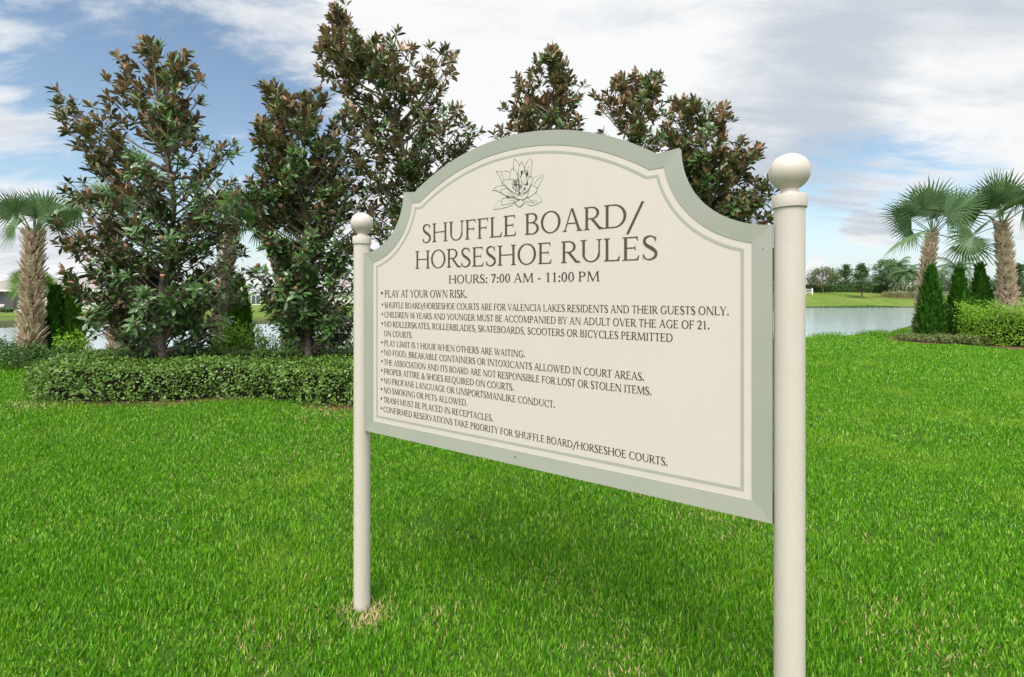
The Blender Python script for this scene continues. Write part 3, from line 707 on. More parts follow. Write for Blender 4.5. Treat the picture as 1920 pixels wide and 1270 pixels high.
magnolia(580, 8.55, [(579, 520), (576, 380), (562, 260), (545, 175)],
         [(160, 488, 520), (175, 484, 615), (215, 472, 655), (262, 472, 690), (310, 480, 700), (350, 470, 715), (420, 462, 715), (500, 468, 715), (560, 485, 705), (590, 500, 700), (615, 530, 680)],
         84, 22, 'broad magnolia whose trunk rises just left of the sign, left of the tallest tree', 23,
         extra=[(498, 165), (575, 172), (510, 188), (600, 180), (482, 225), (480, 262), (492, 320), (625, 235)])
magnolia(775, 8.3, [(770, 500), (762, 330), (742, 235), (695, 140), (640, 35)],
         [(15, 612, 645), (50, 600, 668), (75, 596, 760), (95, 596, 850), (128, 595, 850), (165, 640, 840), (200, 648, 860), (240, 645, 900), (275, 640, 880), (330, 640, 835), (380, 650, 800), (450, 650, 800), (560, 660, 800)],
         64, 8, 'tallest magnolia, its open top leaning left above the arch of the sign', 37,
         extra=[(632, 15), (612, 60), (605, 85), (600, 125), (655, 70), (690, 80), (730, 85), (775, 80), (830, 88), (855, 95), (850, 105), (900, 240), (885, 250), (870, 220), (862, 195), (675, 115), (800, 110), (648, 205)], leaf=.18, dens=1.1)
magnolia(1030, 9.0, [(1030, 420), (1030, 260), (1038, 170), (1042, 100)],
         [(92, 1020, 1050), (122, 985, 1056), (150, 965, 1075), (170, 960, 1100), (200, 968, 1075), (235, 930, 1080), (300, 930, 1085), (420, 930, 1100), (560, 940, 1100)],
         44, 3, 'slender pointed magnolia showing over the highest part of the arch of the sign', 41,
         extra=[(1005, 105), (1042, 90), (1055, 120), (970, 140), (1095, 150), (1060, 150), (1085, 230), (1090, 215), (948, 195), (935, 232), (925, 245)], dens=1.3)
magnolia(1197, 9.0, [(1197, 420), (1197, 250), (1190, 160)],
         [(142, 1150, 1240), (165, 1130, 1245), (200, 1115, 1245), (240, 1120, 1255), (290, 1120, 1290), (400, 1110, 1290), (560, 1110, 1290)],
         48, 3, 'flat-topped dense magnolia rising behind the right half of the sign arch', 53,
         extra=[(1115, 172), (1125, 180), (1160, 145), (1185, 142), (1210, 140), (1240, 142), (1150, 160), (1230, 165)], dens=1.45)
magnolia(1322, 9.1, [(1325, 430), (1322, 300), (1318, 210)],
         [(185, 1265, 1310), (200, 1250, 1365), (235, 1240, 1372), (262, 1235, 1392), (290, 1240, 1415), (330, 1250, 1425), (355, 1255, 1438), (400, 1270, 1440), (440, 1270, 1440), (560, 1270, 1430)],
         60, 6, 'magnolia farthest right, its ragged edge reaching the right post of the sign', 67,
         extra=[(1268, 185), (1300, 180), (1330, 190), (1360, 195), (1368, 210), (1388, 255), (1424, 268), (1418, 280), (1405, 295), (1440, 330), (1435, 345), (1448, 350), (1445, 400)], dens=1.45)

# ================================================================== CLIPPED HEDGE AND ITS BED
def hedge_px(x, y): return ((x - CX) / (y - HOR) * EYE, EYE * F / (y - HOR))
front = [hedge_px(*p) for p in [(66, 742), (74, 755), (135, 759), (208, 758.5), (328, 756), (397, 750), (474, 751), (565, 759), (660, 768)]]
HP = front + [(-1.2, 6.35), (.5, 6.3), (2.2, 6.6), (3.4, 7.2), (3.75, 8.2), (3.4, 9.3), (2, 9.5), (-2, 9.45), (-5, 9.4), (-7.2, 9.35), (-7.95, 9.0), (-8.0, 8.2)]
SLOT = [(-6.75, 8.16), (-4, 8.15), (0, 8.1), (2.6, 8.15), (2.9, 8.4), (2.6, 8.72), (-2, 8.78), (-6.6, 8.74), (-6.95, 8.45)]
def smooth_poly(P, n=4):
    P = P[:]; out = []
    k = len(P)
    for i in range(k):
        a, b_, c, d = (np.array(P[(i + j - 1) % k]) for j in range(4))
        for q in range(n):
            t = q / n; out.append(tuple(.5 * ((2 * b_) + (-a + c) * t + (2 * a - 5 * b_ + 4 * c - d) * t * t + (-a + 3 * b_ - 3 * c + d) * t ** 3)))
    return out
HPs, SLs = smooth_poly(HP), smooth_poly(SLOT)
def shrink(P, d):
    k = len(P); out = []
    ar = sum(P[i][0] * P[(i + 1) % k][1] - P[(i + 1) % k][0] * P[i][1] for i in range(k)); sg_ = 1 if ar > 0 else -1
    for i in range(k):
        a, b_ = np.array(P[i - 1]), np.array(P[(i + 1) % k]); t = b_ - a; t = t / max(np.hypot(*t), 1e-6); n_ = np.array([-t[1], t[0]]) * sg_
        out.append(tuple(np.array(P[i]) + n_ * d))
    return out
HH = 0.52
bed = MB(); bed.poly([(x, y, .006) for x, y in shrink(HPs, -.13)]); bo = bed.build('mulch_bed', M['mulch']); tag(bo, 'strip of brown mulch under the clipped hedge', kind='structure')
hroot = empty('clipped_hedge', (-3, 7.6, 0), 'low wide flat-topped clipped hedge running behind the sign around the magnolia trunks', 'hedge')
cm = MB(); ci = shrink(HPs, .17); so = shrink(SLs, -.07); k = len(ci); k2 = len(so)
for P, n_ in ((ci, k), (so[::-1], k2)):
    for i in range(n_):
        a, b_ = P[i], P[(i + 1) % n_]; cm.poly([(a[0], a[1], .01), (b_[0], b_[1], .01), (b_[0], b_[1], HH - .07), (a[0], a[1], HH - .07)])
import bmesh
def holed_cap(outer, inner, z):
    cu = bpy.data.curves.new('cap', 'CURVE'); cu.dimensions = '2D'; cu.fill_mode = 'BOTH'
    for P in (outer, inner):
        sp_ = cu.splines.new('POLY'); sp_.points.add(len(P) - 1); sp_.use_cyclic_u = True
        for i, p in enumerate(P): sp_.points[i].co = (p[0], p[1], 0, 1)
    ob = bpy.data.objects.new('cap', cu); me = ob.to_mesh(); V = [(v.co.x, v.co.y, z) for v in me.vertices]; Fc = [tuple(p.vertices) for p in me.polygons]
    ob.to_mesh_clear(); bpy.data.objects.remove(ob); bpy.data.curves.remove(cu); return V, Fc
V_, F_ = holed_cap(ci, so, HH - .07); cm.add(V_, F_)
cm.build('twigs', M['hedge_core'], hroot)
r = np.random.default_rng(5)
def wob(X, Y): return .022 * np.sin(X * 3.1 + Y * 2.2) + .018 * np.sin(X * 7.3 - Y * 5.1 + 1.3) + .012 * np.sin(X * 15.1 + Y * 11.7)
n = 72000
X = r.uniform(-8.4, 3.9, n); Y = r.uniform(6.1, 9.6, n); ok = in_poly(X, Y, HPs) & ~in_poly(X, Y, SLs); X, Y = X[ok], Y[ok]
P1 = np.stack([X, Y, HH + wob(X, Y) + r.normal(size=len(X)) * .022 - .03 + np.where(r.random(len(X)) < .03, r.uniform(.02, .06, len(X)), 0)], 1); N1 = np.tile([0, 0, 1.0], (len(X), 1))
def wall_pts(P, n, z0, z1, sgn=1):
    P = np.array(P); Q = np.roll(P, -1, 0); d = Q - P; L = np.hypot(d[:, 0], d[:, 1]); i = r.choice(len(P), n, p=L / L.sum()); t = r.random(n)
    p = P[i] + d[i] * t[:, None]; nn = np.stack([d[i, 1], -d[i, 0]], 1) / np.maximum(L[i], 1e-6)[:, None]
    ar = np.sum(P[:, 0] * Q[:, 1] - Q[:, 0] * P[:, 1]); nn *= sgn * (1 if ar > 0 else -1)
    z = z0 + (z1 - z0) * r.random(n) ** .85; bul = .045 * np.sin(z / z1 * 2.2 + .5) + .045 * np.sin(p[:, 0] * 4.3 + z * 7) + .040 * np.sin(p[:, 0] * 9.7 - z * 13) + .030 * np.sin(p[:, 0] * 21 + z * 17)
    p = p + nn * (bul + r.normal(size=n) * .026 - .03)[:, None]
    return np.concatenate([p, z[:, None]], 1), np.concatenate([nn, np.full((n, 1), .35)], 1)
P2, N2 = wall_pts(HPs, 24000, .03, HH + .01); P3, N3 = wall_pts(SLs, 5000, .15, HH, -1)
P = np.concatenate([P1, P2, P3]); Nm = unit(np.concatenate([N1, N2, N3]) + r.normal(size=(len(P), 3)) * .42)
Dd = np.cross(Nm, r.normal(size=P.shape)) + Nm * .35
Ls = r.uniform(.026, .058, len(P))
link('foliage', leaves_mesh('foliage', P, Dd, Nm, Ls, Ls * r.uniform(.48, .62, len(P)), T_LEAF, F_LEAF), M['hedge_leaf'], hroot)

# ================================================================== SABAL PALMS
def fan(mb_list, base, d, up, pet, blade, nseg, r, droop=.25, spread=150, mat_i=0):
    """one fan frond: a curved petiole, then folded segments joined near the middle and free at the tips; returns (V, F)"""
    V, Fc = [], []
    d = Vector(d).normalized(); s = d.cross(Vector(up))
    if s.length < .05: s = d.orthogonal()
    s.normalize(); u = s.cross(d).normalized()
    pts = []; p = Vector(base); dd = d.copy(); k = 6
    for i in range(k + 1):
        pts.append(p.copy()); p = p + dd * (pet / k); dd = (dd + Vector((0, 0, -1)) * droop * .10).normalized()
    pm_ = MB(); pm_.tube(pts, list(np.linspace(.020, .010, k + 1)), 5); V += pm_.v; Fc += pm_.f
    d = dd; s = d.cross(Vector(up)); s = s.normalized() if s.length > .05 else d.orthogonal().normalized(); u = s.cross(d).normalized()
    h = pts[-1]
    for j in range(nseg):
        t = (j + .5) / nseg * 2 - 1; a = R_(spread) * t
        L = blade * (1 - .28 * abs(t) ** 1.7) * r.uniform(.90, 1.06)
        dir_ = (d * math.cos(a) + s * math.sin(a)); cup = .26 * (1 - abs(t)) ; nrm = u.copy()
        side = nrm.cross(dir_).normalized(); st = []
        wmax = L * math.sin(R_(spread) / nseg) * .46 * 1.0
        for q, fw in ((.03, .12), (.22, .55), (.45, 1.0), (.70, .62), (.88, .30), (1.0, .03)):
            pp = h + dir_ * (L * q) + nrm * (-.14 * L * q * (1 - abs(t) * .4) + .10 * L * cup * q) + Vector((0, 0, -1)) * (droop * L * max(q - .35, 0) ** 1.8 * r.uniform(.8, 1.5))
            ww = wmax * fw; st.append((pp - side * ww - nrm * ww * .0, pp + nrm * ww * .55, pp + side * ww))
        b0 = len(V)
        for tri in st: V += [tuple(x) for x in tri]
        for i in range(len(st) - 1):
            o = b0 + i * 3; Fc.append((o, o + 1, o + 4, o + 3)); Fc.append((o + 1, o + 2, o + 5, o + 4))
    return V, Fc
def sabal(bx, by, htop, lean, rad, fronds, label, seed, group, leafm='palm_leaf', nring=None, bz=0.0, bootL=.30, boots=True, rollr=(5, 85)):
    r = np.random.default_rng(seed)
    rad0 = rad
    root = empty('sabal_palm', (bx, by, bz), label, 'palm tree', group)
    topx, topy = bx + lean[0], by + lean[1]
    def axis(z): t = (z - bz) / (htop - bz); return Vector((bx + lean[0] * t ** 1.4, by + lean[1] * t, z))
    tb = MB(); zz_ = np.linspace(bz - .1, htop + .1, 14); tb.tube([axis(max(z, bz)) if z > bz else Vector((bx, by, z)) for z in zz_], [rad * .62 * (1 - .12 * k / 13) for k in range(14)], 12, mi=1)
    if boots:
        step = .088 * rad / .22; nr = int((htop - bz + .10) / step)
        for j in range(nr):
            z = bz + j * step; c = axis(z); nb = 6; rad = rad0 * (1 - .22 * j / nr)
            for k in range(nb):
                a = 2 * math.pi * (k + (j % 2) * .5) / nb + r.normal() * .06; out = Vector((math.cos(a), math.sin(a), 0)); tg = Vector((-out.y, out.x, 0))
                L = bootL * rad / .22 * r.uniform(.8, 1.15); flare = r.uniform(.38, .72); b0 = c + out * rad * .56
                w0, w1 = rad * .60, rad * .24; up_ = Vector((0, 0, 1)); tipd = (up_ + out * flare).normalized(); th = rad * .10
                skew = r.normal() * .03
                for sg_ in ((-1, 1) if r.random() < .8 else (-1,)):
                    # each old leaf base is split into two prongs leaning apart
                    p0 = b0 + tg * (sg_ * w0 * .20); p1 = b0 + tipd * L + tg * (sg_ * w0 * .80 + skew); wa, wb = w0 * .42, w1 * .34
                    no = (out - tipd * out.dot(tipd)).normalized()
                    vs = [p0 - tg * wa, p0 + tg * wa, p0 + tg * wa - no * th, p0 - tg * wa - no * th, p1 - tg * wb, p1 + tg * wb, p1 + tg * wb - no * th * .6, p1 - tg * wb - no * th * .6]
                    tb.add(vs, [(0, 1, 5, 4), (1, 2, 6, 5), (2, 3, 7, 6), (3, 0, 4, 7), (4, 5, 6, 7)], 0)
    tb.build('trunk', [M['boot'], M['boot_dark']], root)
    hub = axis(htop)
    for (az, el, pet, bl, dr) in fronds:
        a, e = R_(az), R_(el); d = Vector((math.cos(a) * math.cos(e), math.sin(a) * math.cos(e), math.sin(e)))
        roll = r.choice([-1, 1]) * r.uniform(*rollr); upv = Vector((0, 0, 1)) if el < 80 else Vector((0, 1, 0)); upv = Matrix.Rotation(R_(roll), 3, d) @ (upv - d * upv.dot(d)).normalized()
        V, Fc = fan(None, hub + Vector((d.x * rad * .5, d.y * rad * .5, r.uniform(-.1, .15))), d, upv, pet, bl, 30, r, dr, 118)
        me = bpy.data.meshes.new('frond'); me.from_pydata(V, [], Fc); me.update(); link('frond', me, M[leafm], root)
    return root
def frond_set(n, r, pet, bl, emin=-15, emax=80, dr=.35, ex=1.15):
    out = []
    for k in range(n):
        t = k / (n - 1); out.append(((k * 137.5 + r.normal() * 12) % 360, emax + (emin - emax) * (1 - (1 - t) ** ex if ex < 1 else t ** ex) + r.normal() * 6, pet * r.uniform(.8, 1.15), bl * r.uniform(.88, 1.08), dr * (.6 + .9 * t)))
    return out
r = np.random.default_rng(3)
gl = 'sabal palms by the pond'
p = at(58, 680, 10.4); hp = at(64, 445, 10.4)
sabal(p.x, 10.4, hp.z, (.06, 0), .205, frond_set(10, r, .50, .66, 40, 88, .20), 'stout sabal palm at the left edge, with a criss-cross trunk beside two slim conifers', 81, gl, rollr=(45, 100))
p = at(1728, 0, 16.6); hp = at(1748, 440, 16.6)
sabal(p.x, 16.6, hp.z, (.37, 0), .225, frond_set(12, r, .84, 1.12, 18, 90, .20, .75) + [(190, -8, .9, 1.0, .5), (-10, -14, 1.0, 1.0, .5)], 'sabal palm on the right leaning over the largest dark conifer, nearer the sign', 83, gl)
p = at(1893, 0, 15.8); hp = at(1878, 424, 15.8)
sabal(p.x, 15.8, hp.z, (-.27, 0), .235, frond_set(12, r, .84, 1.10, 18, 90, .20, .75) + [(185, -12, 1.0, 1.0, .5)], 'sabal palm at the right edge rising behind the bright round hedge', 85, gl)
for (x, Yp, xt, yt, sd_, lb, nf) in ((222, 10.9, 205, 415, 87, 'sabal palm half hidden behind the leftmost magnolia', 9), (412, 11.3, 436, 430, 89, 'sabal palm with light fronds in the gap between the two left magnolias', 10), (552, 11.2, 500, 420, 91, 'sabal palm half hidden behind the trunk of the broad magnolia', 10)):
    p = at(x, 640, Yp); hp = at(xt, yt, Yp)
    sabal(p.x, Yp, hp.z, (hp.x - p.x, 0), .19, frond_set(nf, r, .5, .72, -5, 80, .35), lb, sd_, gl, 'palm_light' if x == 412 else 'palm_leaf')

# ================================================================== CONIFERS
def conifer(x, Yc, ytop, ybase, wpx, label, seed, m='cypress', n=9000, shape=None, cone_p=.8):
    r = np.random.default_rng(seed); b = at(x, ybase, Yc); z1 = EYE + (HOR - ytop) / F * Yc; H_ = z1; Rm = wpx / 2 * Yc / F * F / math.hypot(F, x - CX)
    root = empty('slim_conifer', (b.x, Yc, 0), label, 'conifer', 'slim conifers among the shrubs')
    t = r.random(n) ** 1.12 * .97; th = r.uniform(0, 2 * math.pi, n)
    prof = np.interp(t, [0, .06, .22, .45, .62, .74, .86, .97], shape or [.72, .94, 1.0, .84, .54, .36, .24, .06])
    lump = 1 + .16 * np.sin(th * 3 + t * 9 + seed) + .12 * np.sin(th * 5 - t * 17) + .10 * np.sin(th * 9 + t * 31)
    lump += .16 * np.abs(np.sin(th * 6.5 + 1.3 * np.sin(t * 8 + seed))) - .10
    rr = Rm * prof * lump * (r.random(n) ** .33)
    C = np.stack([b.x + rr * np.cos(th), Yc + rr * np.sin(th), .04 + t * H_], 1)
    out = np.stack([np.cos(th), np.sin(th), np.zeros(n)], 1); D = out * r.uniform(.25, .75, n)[:, None] + np.array([0, 0, 1.0]) + r.normal(size=(n, 3)) * .22
    Nn = out + r.normal(size=(n, 3)) * .5
    L = r.uniform(.07, .16, n) * (H_ / 2.4) ** .3 * np.where(r.random(n) < .06, 1.8, 1)
    link('foliage', leaves_mesh('foliage', C, D, Nn, L, L * r.uniform(.22, .36, n), T_LEAF, F_LEAF), M[m], root)
    tb = MB(); tb.tube([(b.x, Yc, -.05), (b.x, Yc, H_ * .5), (b.x, Yc, H_ * .93)], [.04, .03, .008], 7); tb.build('trunk', M['bark'], root)
conifer(1746, 16.2, 500, 640, 58, 'widest dark green conifer, in front of the leaning palm trunk', 101)
conifer(1798, 16.0, 506, 640, 41, 'narrow dark green conifer between two others right of the sign', 103, shape=[.8, .95, 1, .92, .74, .56, .36, .08])
conifer(1838, 16.4, 498, 640, 50, 'dark green conifer beside the bright round hedge, with a bare leader tip', 105, shape=[.8, .97, 1, .84, .60, .42, .22, .05])
conifer(104, 10.9, 540, 680, 46, 'deep green conifer right beside the left palm trunk', 107, n=5000, shape=[.8, 1, 1, .9, .72, .52, .30, .05])
conifer(134, 11.1, 522, 680, 40, 'yellow-green conifer between the left palm trunk and the leftmost magnolia', 109, 'cypress_light', 5000, shape=[.9, 1, .92, .75, .62, .5, .32, .08])
conifer(449, 11.0, 522, 672, 46, 'bright green conifer in the gap between the two left magnolias', 111, 'cypress_light', 5500, shape=[.9, 1, 1, .9, .76, .58, .34, .06])

# ================================================================== SHRUBS AND GROUND COVER
def shrub(x, y, z, rx, ry, h, n, m, label, seed, group, leaf=.06, name='leafy_shrub', cat='shrub', flat=.6, broad=.5, round_=.55):
    r = np.random.default_rng(seed); root = empty(name, (x, y, z), label, cat, group)
    th = r.uniform(0, 2 * math.pi, n); ct = r.random(n); ph = np.arcsin(ct)
    lump = 1 + .14 * np.sin(th * 3 + seed) * np.cos(ph * 2) + .12 * np.sin(th * 7 + ph * 5 + seed * 2) + .08 * np.sin(th * 13 - ph * 9)
    rad = lump * np.where(r.random(n) < .8, r.uniform(.86, 1.04, n), r.uniform(.45, .9, n))
    cz = np.sin(ph) ** flat; cr_ = np.cos(ph) ** round_
    out = np.stack([np.cos(th) * cr_, np.sin(th) * cr_, cz], 1)
    if round_ < .4:
        sd_ = r.random(n) < .55; out[sd_] = np.stack([np.cos(th[sd_]), np.sin(th[sd_]), r.uniform(.0, .97, sd_.sum())], 1)
    C = np.array([x, y, z + .03]) + out * rad[:, None] * np.array([rx, ry, h])
    Nn = unit(out + np.array([0, 0, .5]) + r.normal(size=(n, 3)) * .5); D = np.cross(Nn, r.normal(size=(n, 3))) + Nn * .5 + np.array([0, 0, .25])
    L = r.uniform(.6, 1.2, n) * leaf
    link('foliage', leaves_mesh('foliage', C, D, Nn, L, L * broad, T_LEAF, F_LEAF), M[m], root)
    tb = MB()
    for k in range(9):
        a = r.uniform(0, 6.28); q = r.uniform(.3, .75); tb.tube([(x + .05 * math.cos(a), y + .05 * math.sin(a), z - .02), (x + rx * q * .6 * math.cos(a), y + ry * q * .6 * math.sin(a), z + h * .5), (x + rx * q * math.cos(a), y + ry * q * math.sin(a), z + h * .8)], [.012, .009, .004], 5)
    tb.build('stems', M['bark'], root)
    return root
gs = 'shrubs around the magnolia bed'
def shp(px_, Y, wpx, ytop, m, label, seed, n=1500, leaf=.06, **kw):
    b = at(px_, 600, Y); h = EYE + (HOR - ytop) / F * Y
    return shrub(b.x, Y, 0, wpx / 2 * Y / F, max(wpx / 2 * Y / F * .7, .3), h, n, m, label, seed, gs, leaf, **kw)
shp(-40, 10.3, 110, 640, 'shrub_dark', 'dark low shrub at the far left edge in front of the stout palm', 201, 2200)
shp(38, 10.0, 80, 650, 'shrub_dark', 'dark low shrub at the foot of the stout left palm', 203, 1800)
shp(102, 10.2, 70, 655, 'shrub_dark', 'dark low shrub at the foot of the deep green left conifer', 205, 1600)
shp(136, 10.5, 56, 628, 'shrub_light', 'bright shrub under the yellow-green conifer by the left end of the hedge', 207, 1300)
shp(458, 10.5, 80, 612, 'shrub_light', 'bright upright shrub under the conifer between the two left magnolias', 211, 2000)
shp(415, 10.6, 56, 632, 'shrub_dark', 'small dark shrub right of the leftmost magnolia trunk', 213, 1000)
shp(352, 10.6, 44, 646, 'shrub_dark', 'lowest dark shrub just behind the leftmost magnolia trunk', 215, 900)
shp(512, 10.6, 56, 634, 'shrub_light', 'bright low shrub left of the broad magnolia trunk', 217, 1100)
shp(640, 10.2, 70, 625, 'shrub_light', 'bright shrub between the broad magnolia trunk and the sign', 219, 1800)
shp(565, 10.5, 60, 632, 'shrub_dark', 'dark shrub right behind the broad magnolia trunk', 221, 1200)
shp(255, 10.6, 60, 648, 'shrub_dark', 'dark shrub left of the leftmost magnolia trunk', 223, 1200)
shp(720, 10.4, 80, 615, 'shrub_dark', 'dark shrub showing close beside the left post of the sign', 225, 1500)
# bright rounded hedge on the right and the low cover in front of the conifers
b = at(1905, 600, 14.9)
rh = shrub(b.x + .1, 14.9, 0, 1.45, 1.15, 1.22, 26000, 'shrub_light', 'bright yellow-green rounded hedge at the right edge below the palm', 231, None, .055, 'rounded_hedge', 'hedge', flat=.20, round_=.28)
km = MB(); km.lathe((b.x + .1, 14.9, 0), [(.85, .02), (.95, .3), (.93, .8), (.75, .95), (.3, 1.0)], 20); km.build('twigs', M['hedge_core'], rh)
r = np.random.default_rng(9)
for i, (xx, Yv, wv, hv, lb) in enumerate(((1706, 16.0, 30, .20, 'mottled low ground-cover clump at the left end, nearest the pond'), (1745, 15.6, 38, .22, 'mottled low ground-cover clump at the foot of the widest conifer'), (1785, 15.2, 44, .26, 'mottled low ground-cover clump before the narrow middle conifer'), (1822, 14.9, 40, .27, 'mottled low ground-cover clump touching the bright rounded hedge'))):
    b = at(xx, 600, Yv); shrub(b.x, Yv, 0, wv / 2 * Yv / F * 1.15, .42, hv, 1500, 'cover_leaf', lb, 240 + i, 'ground-cover clumps below the right conifers', .06, 'ground_cover_clump', 'ground cover')
mm = MB(); b0 = at(1690, 600, 16); mm.poly([(x, y, .006) for x, y in smooth_poly([(13.1, 15.4), (14.0, 14.6), (14.3, 13.4), (15.5, 13.0), (18.5, 13.2), (20, 15), (19, 18), (16, 18), (13.6, 17.0)])]); mo = mm.build('palm_bed', M['mulch']); tag(mo, 'mulched bed under the right palms and conifers', kind='structure')
# ================================================================== FAR BANK
def far_tree(x, Yf, ytop, wpx, label, seed, m='far_leaf', shape='cone', n=1500, trunk=.25, name='far_tree', group='trees on the far bank'):
    r = np.random.default_rng(seed); X = (x - CX) / F * Yf; z0 = float(ground_z(X, Yf)); z1 = EYE + (HOR - ytop) / F * Yf; H_ = z1 - z0; Rm = wpx / 2 * Yf / F
    root = empty(name, (X, Yf, z0), label, 'tree', group)
    tb = MB(); tb.tube([(X, Yf, z0 - .2), (X + .05, Yf, z0 + H_ * .5), (X, Yf, z0 + H_ * .92)], [H_ * .022, H_ * .016, H_ * .004], 7)
    nc = 46; ts = r.uniform(trunk, .98, nc)
    if shape == 'cone': pr = np.interp(ts, [trunk, trunk + .12, .6, 1], [.62, 1, .66, .08])
    else: pr = np.interp(ts, [trunk, trunk + .2, .75, 1], [.5, 1, .95, .30])
    th = r.uniform(0, 6.28, nc); rr = Rm * pr * r.uniform(.25, 1, nc) ** .6
    CC = np.stack([X + rr * np.cos(th), Yf + rr * np.sin(th), z0 + ts * H_], 1)
    for c in CC: tb.tube([(X, Yf, max(z0 + .15 * H_, c[2] - .25 * H_)), tuple(c)], [H_ * .008, H_ * .003], 4, cap=False)
    n = int(n * 1.6); i = r.integers(0, nc, n); cs = Rm * .26 * (1.1 - .5 * ts[i]); C = CC[i] + r.normal(size=(n, 3)) * cs[:, None] * np.array([1, 1, .75])
    C[:, 2] = np.maximum(C[:, 2], z0 + .08 * H_)
    D = rand_dirs(n); Nn = rand_dirs(n) + np.array([0, 0, .8]); L = H_ * r.uniform(.035, .065, n)
    link('crown', leaves_mesh('crown', C, D, Nn, L, L * .55, T_LEAF, F_LEAF), M[m], root); tb.build('trunk', M['bark'], root)
B = 138.0
far_tree(1521, B, 521, 26, 'olive far tree half cut off by the right post, behind the white fence end', 301, 'far_leaf_olive', 'round', 1100, .15)
far_tree(1543, B - 3, 502, 46, 'round olive far tree with a dark forked trunk, beside the white fence', 303, 'far_leaf_olive', 'round', 1600, .30)
far_tree(1567, B + 6, 503, 34, 'green far tree between the olive round tree and the slender pair', 305, 'far_leaf', 'round', 1400)
far_tree(1587, B + 4, 496, 28, 'slender pointed far tree left of the single tree on the bank', 307, 'far_leaf', 'cone', 1300, .2)
far_tree(1616, B - 14, 497, 38, 'pointed far tree standing alone in front of the dark far hedge', 309, 'far_leaf', 'cone', 1700, .26)
far_tree(1637, B + 8, 516, 26, 'short far tree right of the pointed tree standing alone', 311, 'far_leaf', 'round', 1100)
far_tree(1664, B, 489, 48, 'bushy dark far tree left of the far feather palms', 313, 'far_leaf', 'round', 1900, .12)
far_tree(1712, B + 9, 512, 44, 'bushy far tree right behind the leaning sabal palm trunk', 315, 'far_leaf', 'round', 1500, .1)
far_tree(1766, B + 6, 506, 40, 'far tree in the gap between the two larger dark conifers', 317, 'far_leaf', 'round', 1500, .1)
far_tree(1818, B + 3, 514, 60, 'wide far tree behind the narrow conifer and its neighbour', 319, 'far_leaf', 'round', 1800, .1)
far_tree(1862, B, 528, 44, 'low far tree left of the right-edge palm trunk', 321, 'far_leaf', 'round', 1200, .1)
far_tree(1912, B - 8, 497, 46, 'far tree right of the right-edge palm trunk, at the picture edge', 323, 'far_leaf', 'cone', 1600, .12)
far_tree(1945, B - 6, 510, 50, 'far tree just past the right edge of the lawn view', 325, 'far_leaf', 'round', 1400, .12)

def feather_palm(x, Yf, ytop, spread_px, label, seed):
    r = np.random.default_rng(seed); X = (x - CX) / F * Yf; z0 = float(ground_z(X, Yf)); zt = EYE + (HOR - ytop) / F * Yf; Rm = spread_px / 2 * Yf / F
    root = empty('feather_palm', (X, Yf, z0), label, 'palm tree', 'feather palms on the far bank'); hub = Vector((X, Yf, zt - Rm * .55))
    tb = MB(); tb.tube([(X, Yf, z0 - .2), (X, Yf, z0 + .6), (X + .1, Yf, (z0 + hub.z) / 2), tuple(hub)], [.26, .22, .19, .14], 8); tb.build('trunk', M['queen_trunk'], root)
    for k in range(13):
        az = k * 2.399 + r.normal() * .2; el = R_(75 - 62 * k / 12); out = Vector((math.cos(az), math.sin(az), 0)); d = out * math.cos(el) + Vector((0, 0, math.sin(el)))
        p = hub.copy(); V, Fc = [], []; L = Rm * r.uniform(1.05, 1.3); st = L / 12; pts = []
        for i in range(13): pts.append(p.copy()); p = p + d * st; d = (d + Vector((0, 0, -.20))).normalized()
        mb = MB(); mb.tube(pts, list(np.linspace(.04, .012, 13)), 4)
        for i in range(1, 13):
            t = (pts[i] - pts[i - 1]).normalized(); s = t.cross(Vector((0, 0, 1)));
            if s.length < .05: s = Vector((-out.y, out.x, 0))
            s.normalize()
            for q in range(3):
                b_ = pts[i - 1].lerp(pts[i], q / 3)
                for sg_ in (-1, 1):
                    ll = L * .26 * math.sin(math.pi * min(max((i + q / 3) / 13, .08), .95)) + .1; e = b_ + (s * sg_ * .8 + t * .45 + Vector((0, 0, -.55))).normalized() * ll
                    w_ = t * .07; mb.poly([b_ - w_, b_ + w_, e + w_ * .2, e - w_ * .2])
        mb.build('frond', M['far_leaf'], root)
feather_palm(1683, B - 6, 484, 74, 'taller far feather palm left of the leaning sabal trunk', 331)
feather_palm(1699, B - 10, 500, 56, 'shorter far feather palm with a pale trunk standing in the ornamental grass', 333)
feather_palm(1793, B - 4, 480, 84, 'far feather palm arching above the narrow middle conifer', 335)

def long_hedge(x0, x1, Yf, ytop, label, seed, n=5000, dep=1.6):
    r = np.random.default_rng(seed); X0, X1 = (x0 - CX) / F * Yf, (x1 - CX) / F * Yf; z0 = min(float(ground_z(X0, Yf)), float(ground_z(X1, Yf))); z1 = EYE + (HOR - ytop) / F * Yf
    root = empty('far_hedge', ((X0 + X1) / 2, Yf, z0), label, 'hedge'); mb = MB(); mb.box(((X0 + X1) / 2, Yf, (z0 + z1 - .15) / 2 - .1), (X1 - X0 - .3, dep - .3, z1 - z0 + .05)); mb.build('twigs', M['hedge_core'], root)
    X = r.uniform(X0, X1, n); t = r.random(n); top = t < .4; Z = np.where(top, z1 + r.normal(size=n) * .09 + .07 * np.sin(X * 1.9), r.uniform(z0, z1, n)); Y = np.where(top, Yf + r.uniform(-dep / 2, dep / 2, n), Yf - dep / 2 + r.normal(size=n) * .07)
    Nn = np.where(top[:, None], [0, 0, 1.], [0, -1., .4]) + r.normal(size=(n, 3)) * .5; D = np.cross(Nn, r.normal(size=(n, 3))); L = r.uniform(.14, .30, n)
    link('foliage', leaves_mesh('foliage', np.stack([X, Y, Z], 1), D, Nn, L, L * .6, T_LEAF, F_LEAF), M['shrub_dark'], root)
